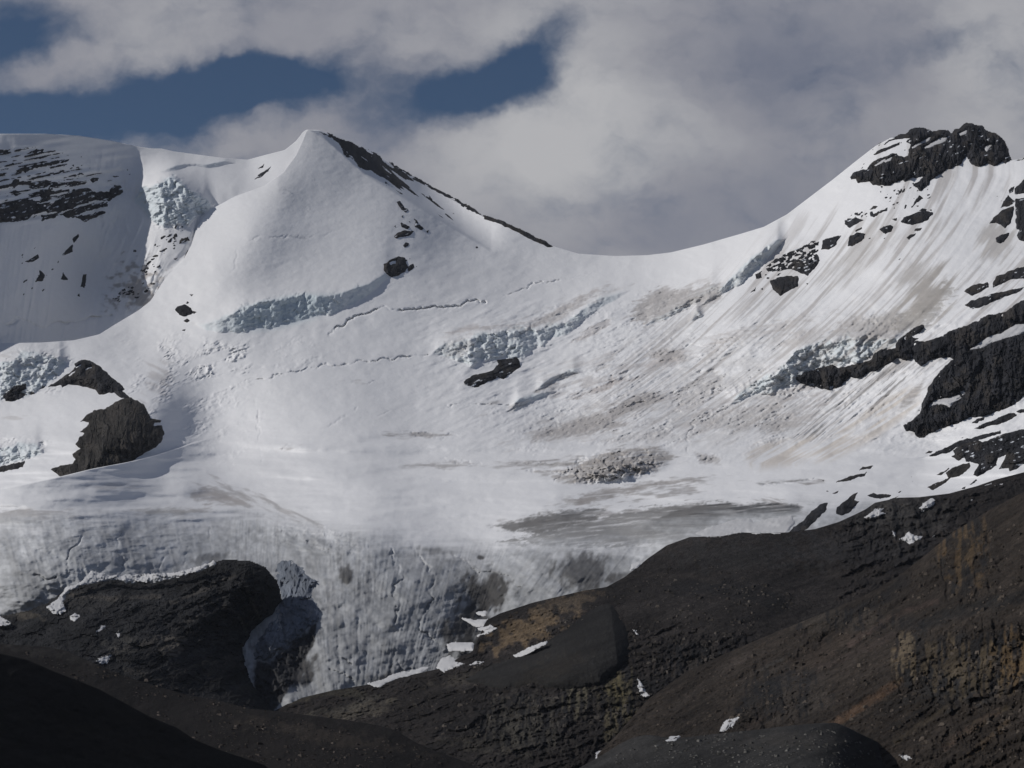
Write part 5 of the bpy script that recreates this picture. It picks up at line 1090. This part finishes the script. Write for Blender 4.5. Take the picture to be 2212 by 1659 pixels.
# brown moraine at the lower left and the dark slope in front of it
D10 = tps([(0, 1392, 1850), (200, 1430, 1850), (400, 1500, 1800), (587, 1533, 1750), (760, 1557, 1750), (900, 1603, 1700), (1040, 1659, 1650), (0, 1600, 1400), (400, 1650, 1380), (800, 1700, 1350), (1060, 1800, 1300)])
TOP10 = curve([(-60, 1380), (0, 1391), (50, 1394), (100, 1397), (145, 1406), (198, 1430), (263, 1458), (330, 1480), (400, 1500), (480, 1515), (540, 1531), (587, 1535), (667, 1545), (754, 1556), (820, 1567), (852, 1577), (899, 1604), (953, 1627), (1008, 1646), (1060, 1672), (1120, 1710)], 3)
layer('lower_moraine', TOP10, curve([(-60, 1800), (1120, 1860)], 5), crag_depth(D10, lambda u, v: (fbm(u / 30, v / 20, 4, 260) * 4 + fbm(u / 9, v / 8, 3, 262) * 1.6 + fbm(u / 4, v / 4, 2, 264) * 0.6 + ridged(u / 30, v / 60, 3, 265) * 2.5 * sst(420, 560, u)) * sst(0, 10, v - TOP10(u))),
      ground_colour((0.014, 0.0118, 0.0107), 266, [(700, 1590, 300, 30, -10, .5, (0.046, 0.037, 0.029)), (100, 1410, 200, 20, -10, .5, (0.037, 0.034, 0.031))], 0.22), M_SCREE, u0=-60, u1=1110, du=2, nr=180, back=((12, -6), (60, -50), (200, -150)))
D11 = tps([(0, 1411, 780), (164, 1468, 830), (324, 1548, 900), (476, 1620, 960), (600, 1690, 1000), (0, 1700, 560), (300, 1800, 640), (600, 1850, 760)])
TOP11 = curve([(-60, 1398), (0, 1411), (57, 1424), (110, 1447), (164, 1468), (213, 1488), (267, 1517), (324, 1548), (381, 1571), (419, 1597), (476, 1620), (571, 1652), (620, 1690), (700, 1740)], 3)
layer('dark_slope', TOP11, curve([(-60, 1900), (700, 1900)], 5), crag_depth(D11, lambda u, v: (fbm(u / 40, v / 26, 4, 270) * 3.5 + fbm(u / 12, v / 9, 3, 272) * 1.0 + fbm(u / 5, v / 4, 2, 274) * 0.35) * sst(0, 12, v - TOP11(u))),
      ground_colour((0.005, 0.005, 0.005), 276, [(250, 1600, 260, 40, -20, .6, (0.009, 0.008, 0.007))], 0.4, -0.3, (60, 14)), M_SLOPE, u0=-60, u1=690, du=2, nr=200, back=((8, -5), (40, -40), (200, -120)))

# --- old snow lying in the rocks
def snow_patches(polys, dfn, label, group=None, **kw):
    for p in polys:
        N_SMALL[0] += 1
        a = dict(H=5, Lr=5, crag=None, seed=N_SMALL[0] * 7, warp=1.6, tuck=3, col=snow_col, mat=M_SNOW, smooth=True)
        a.update(kw)
        patch('snow_patch', p, dfn, label=label, cat='snow patch', group=group, **a)
d5 = lambda u, v: D5(u, v) - 2 - rel5(u, v) * 0.9; d6 = crag_depth(D6, rel6); d8 = crag_depth(D8, rel8)
BAND_SNOW = cK((270, 745), (330, 700), (380, 640), (460, 610), (520, 545), (620, 575), (760, 570), (870, 565), (1000, 555), (1120, 525), (1210, 490), (1220, 500), (1100, 555), (960, 580), (880, 602), (720, 608), (690, 590), (600, 590), (500, 605), (400, 650), (370, 680), (350, 720), (370, 765), (340, 783), (295, 778))
snow_patches([BAND_SNOW], lambda u, v: np.minimum(d5(u, v), D_main(u, v)), 'long winding snow strip between the grey ice and the dark bedrock on the left', H=5)
snow_patches([cK((402, 800), (425, 787), (448, 798), (425, 822), (405, 818))], d5, 'small roundish snow patch high on the left bedrock')
snow_patches([cK((515, 905), (545, 875), (580, 848), (603, 850), (580, 880), (545, 905))], d5, 'slanting oval snow patch in the middle of the left bedrock')
snow_patches([cK((655, 900), (672, 880), (690, 890), (680, 925), (660, 925))], d5, 'narrow upright snow patch right of the slanting oval one on the left bedrock')
snow_patches([cK((525, 1055), (575, 1020), (638, 990), (635, 1030), (610, 1070), (570, 1082))], d5, 'largest triangular snow patch low on the left bedrock')
snow_patches([cK((-80, 790), (0, 805), (30, 825), (55, 842), (0, 846), (-80, 850))], d5, 'snow patch cut by the left edge under the grey ice')
snow_patches([cL((655, 1015), (720, 1003), (800, 965), (880, 950), (950, 930), (985, 925), (930, 955), (860, 975), (800, 990), (720, 1032), (690, 1032))], d6, 'long thin snow strip under the lower end of the ice tongue', H=8)
snow_patches([cL((1035, 925), (1060, 880), (1105, 865), (1140, 895), (1190, 905), (1110, 935), (1070, 955))], d6, 'bright snow patch at the right corner of the ice tongue')
snow_patches([cL((1090, 800), (1140, 790), (1235, 795), (1235, 830), (1180, 830), (1100, 830))], d6, 'flat snow patch left of the tan rock slab', H=9)
snow_patches([cL((1265, 712), (1330, 690), (1372, 712), (1320, 740), (1260, 750), (1300, 728))], d6, 'forked snow patch on the upper left corner of the tan rock slab', H=9)
snow_patches([cL((1180, 655), (1240, 668), (1315, 665), (1290, 695), (1240, 695))], lambda u, v: np.minimum(d6(u, v), D_main(u, v)), 'wedge of snow in the dark hollow above the tan rock slab', H=9)
snow_patches([cL((1255, 625), (1300, 618), (1300, 632), (1265, 634))], lambda u, v: np.minimum(d6(u, v), D_main(u, v)), 'tiny snow sliver in the dark hollow beside the ice')
snow_patches([cL((1200, 912), (1250, 895), (1292, 897), (1260, 912))], d6, 'small flat snow patch between the ice corner and the tan slab')
snow_patches([cL((1460, 862), (1520, 830), (1600, 797), (1640, 785), (1600, 815), (1520, 848), (1475, 868))], lambda u, v: d6(u, v) - 45 * sst(1100, 1180, u), 'thin slanting snow strip on the left side of the dark scree cone', H=6)
snow_patches([cL((2105, 390), (2115, 360), (2150, 345), (2175, 347), (2140, 372))], lambda u, v: np.minimum(D_main(u, v), d6(u, v) - 0), 'little snow wedge where the moraine crest meets the ice', H=8)
snow_patches([cM((500, 240), (560, 215), (640, 190), (720, 165), (780, 165), (800, 190), (830, 180), (900, 165), (960, 155), (1000, 150), (1010, 185), (985, 225), (900, 238), (800, 235), (760, 225), (640, 250), (560, 250))], lambda u, v: np.minimum(D_main(u, v), np.where(v > TOP6(u), d6(u, v), 1e9)) - 3, 'wide ragged snow field just behind the crest of the brown moraine', H=5)
snow_patches([cD((490, 1200), (520, 1160), (540, 1130), (600, 1105), (630, 1090), (662, 1110), (640, 1160), (590, 1190), (540, 1228))], d6, 'square snow patch in the dark cliffs behind the moraine', H=10)
snow_patches([cD((270, 1535), (330, 1500), (370, 1462), (430, 1500), (520, 1500), (500, 1545), (380, 1588), (340, 1562))], d6, 'snow patch in the gully at the foot of the dark cliffs behind the moraine', H=10)
snow_patches([cD((-60, 1245), (0, 1210), (100, 1190), (60, 1240), (120, 1260), (60, 1290), (0, 1308), (-120, 1300))], d6, 'tongue of snow reaching into the left end of the dark cliffs', H=10)
snow_patches([cD((190, 1455), (215, 1460), (225, 1505), (205, 1495)), cD((630, 1515), (655, 1500), (660, 1518)), cD((1055, 1115), (1080, 1103), (1070, 1123)), cD((1205, 945), (1290, 912), (1290, 925), (1215, 948)), cD((1320, 945), (1410, 922), (1410, 935))], d6, 'tiny snow scrap in the dark cliffs behind the moraine', 'snow scraps in the dark cliffs')
snow_patches([cM((622, 1272), (640, 1230), (670, 1205), (722, 1198), (715, 1215), (690, 1245), (650, 1272))], d8, 'bright oval snow patch on the brown hillside above the gravel mound', H=5)
snow_patches([cM((338, 1318), (370, 1305), (415, 1302), (400, 1318), (350, 1328))], crag_depth(D9, lambda u, v: fbm(u / 20, v / 14, 4, 250) * 2.2), 'small snow patch on the crest of the gravel mound', H=3)
snow_patches([cM((195, 990), (215, 1020), (240, 1060), (258, 1090), (250, 1102), (210, 1075), (200, 1040))], d6, 'narrow dirty snow patch hanging in the dark gully beside the yellowish cliff', H=8)
snow_patches([cM((-20, 1380), (20, 1372), (45, 1382), (20, 1410), (-20, 1425))], d6, 'snow patch at the bottom of the dark cliff left of the gravel mound', H=8)
snow_patches([cM((1560, 1398), (1600, 1395), (1625, 1410), (1600, 1425))], d8, 'small snow patch right of the gravel mound near the bottom edge', H=4)
snow_patches([cL((2120, 715), (2140, 730), (2155, 745), (2135, 742))], d6, 'tiny snow patch right of the dark scree cone', H=6)

def stones(name, n, dfn, region, size, seed, colour, label):
    """loose stones too many to count, one object"""
    rs = np.random.RandomState(seed); P = np.array(region, float)
    U = rs.uniform(P[:, 0].min(), P[:, 0].max(), n * 4); V = rs.uniform(P[:, 1].min(), P[:, 1].max(), n * 4)
    k = (sdf(U, V, region) > 3) & (fbm(U / 40, V / 25, 2, seed) > -0.25); U, V = U[k][:n], V[k][:n]
    base = ray3(U, V, dfn(U, V) - 0.2)
    cube = np.array([(-1, -1, -1), (1, -1, -1), (1, 1, -1), (-1, 1, -1), (-1, -1, 1), (1, -1, 1), (1, 1, 1), (-1, 1, 1)], float)
    fc = np.array([(0, 3, 2, 1), (4, 5, 6, 7), (0, 1, 5, 4), (1, 2, 6, 5), (2, 3, 7, 6), (3, 0, 4, 7)])
    co = []; fa = []; cl = []
    for i in range(len(U)):
        sz = size * (0.5 + 1.6 * rs.rand() ** 4)
        b = cube * (1 + 0.45 * (rs.rand(8, 3) - 0.5)) * np.array([1, .8, .6]) * (0.7 + 0.6 * rs.rand(3))
        b[4:, :2] *= 0.45 + 0.4 * rs.rand()
        t = rs.rand() * 6.28; c_, s_ = math.cos(t), math.sin(t)
        b = b @ np.array([[c_, s_, 0], [-s_, c_, 0], [0, 0, 1]]) * sz
        co.append(b + base[i]); fa.append(fc + 8 * i); cl.append(np.repeat([np.array(colour) * (0.5 + 1.3 * rs.rand() ** 2)], 8, 0))
    o = mesh_obj(name, np.concatenate(co), np.concatenate(fa), M_SCREE, np.concatenate(cl), False)
    o['kind'] = 'stuff'; o['label'] = label; o['category'] = 'rubble'
stones('rubble', 900, crag_depth(D9, lambda u, v: (fbm(u / 20, v / 14, 4, 250) * 2.2 + fbm(u / 4, v / 4, 2, 252) * 0.5) * sst(0, 10, v - TOP9(u))), [(1300, 1645), (1400, 1592), (1800, 1568), (1930, 1640), (1930, 1700), (1280, 1700)], 0.75, 61, (0.10, 0.097, 0.09), 'grey gravel and loose stones strewn over the mound at the bottom right')
stones('rubble', 1100, crag_depth(D10, lambda u, v: (fbm(u / 30, v / 20, 4, 260) * 4 + fbm(u / 9, v / 8, 3, 262) * 1.6 + fbm(u / 4, v / 4, 2, 264) * 0.6 + ridged(u / 30, v / 60, 3, 265) * 2.5 * sst(420, 560, u)) * sst(0, 10, v - TOP10(u))), [(20, 1400), (190, 1432), (600, 1540), (900, 1610), (1010, 1655), (1010, 1700), (500, 1700), (300, 1540)], 1.1, 62, (0.065, 0.055, 0.048), 'loose brown stones scattered over the lower moraine at the bottom left')
stones('rubble', 1500, d6, [(1200, 1340), (1500, 1200), (1750, 1290), (1600, 1390), (1350, 1560), (1000, 1600), (700, 1560), (900, 1500)], 1.5, 63, (0.065, 0.057, 0.05), 'fallen blocks and stones lying over the moraine below the ice')
stones('rubble', 1500, d8, [(1420, 1510), (1650, 1390), (1950, 1260), (2212, 1080), (2212, 1659), (1950, 1600), (1800, 1550), (1400, 1580)], 1.3, 64, (0.07, 0.058, 0.048), 'loose stones and blocks scattered down the brown hillside on the right')

# --- the wide valley floor under everything, reaching the horizon
gx = np.concatenate([[-12000, -9000, -5000, -2500], np.linspace(-1600, 1600, 60), [2500, 5000, 9000, 12000]])
gy = np.concatenate([[-12000, -8000, -5000, -2000, -900], np.linspace(-600, 900, 50), [1500, 2500, 4500, 7000, 9000, 12000]])
GX, GY = np.meshgrid(gx, gy)
r = np.hypot(GX, GY)
GZ = -46 + 44.3 * np.exp(-(r / 130) ** 2) + 1.5 * vn(GX / 90, GY / 90, 5) * sst(60, 300, r)
gcol = np.broadcast_to(np.array((0.05, 0.046, 0.04)), GX.shape + (3,)) * (1 + 0.3 * fbm(GX / 300, GY / 300, 3, 6))[..., None]
o = mesh_obj('ground', np.stack([GX, GY, GZ], -1).reshape(-1, 3), grid_faces(len(gy), len(gx))[:, ::-1], M_SLOPE, gcol.reshape(-1, 3), True)
o['kind'] = 'structure'

# --- the thin air between the viewer and the mountains
hm_ = bpy.data.materials.new('haze'); hm_.use_nodes = True
hn = hm_.node_tree.nodes; hn.remove(hn['Principled BSDF'])
hv = hn.new('ShaderNodeVolumePrincipled'); hv.inputs['Color'].default_value = (0.80, 0.87, 1.0, 1); hv.inputs['Density'].default_value = 0.9e-5; hv.inputs['Anisotropy'].default_value = 0.2
hm_.node_tree.links.new(hv.outputs[0], hn['Material Output'].inputs['Volume'])
X_, Y0_, Y1_, Z0_, Z1_ = 12500, -12500, 12500, -1400, 2300
hco = np.array([(-X_, Y0_, Z0_), (X_, Y0_, Z0_), (X_, Y1_, Z0_), (-X_, Y1_, Z0_), (-X_, Y0_, Z1_), (X_, Y0_, Z1_), (X_, Y1_, Z1_), (-X_, Y1_, Z1_)], float)
hz = mesh_obj('haze', hco, np.array([(0, 3, 2, 1), (4, 5, 6, 7), (0, 1, 5, 4), (1, 2, 6, 5), (2, 3, 7, 6), (3, 0, 4, 7)]), hm_, np.ones((8, 3)), False)
hz['kind'] = 'stuff'; hz['label'] = 'thin bluish air in front of the far mountains'; hz['category'] = 'haze'
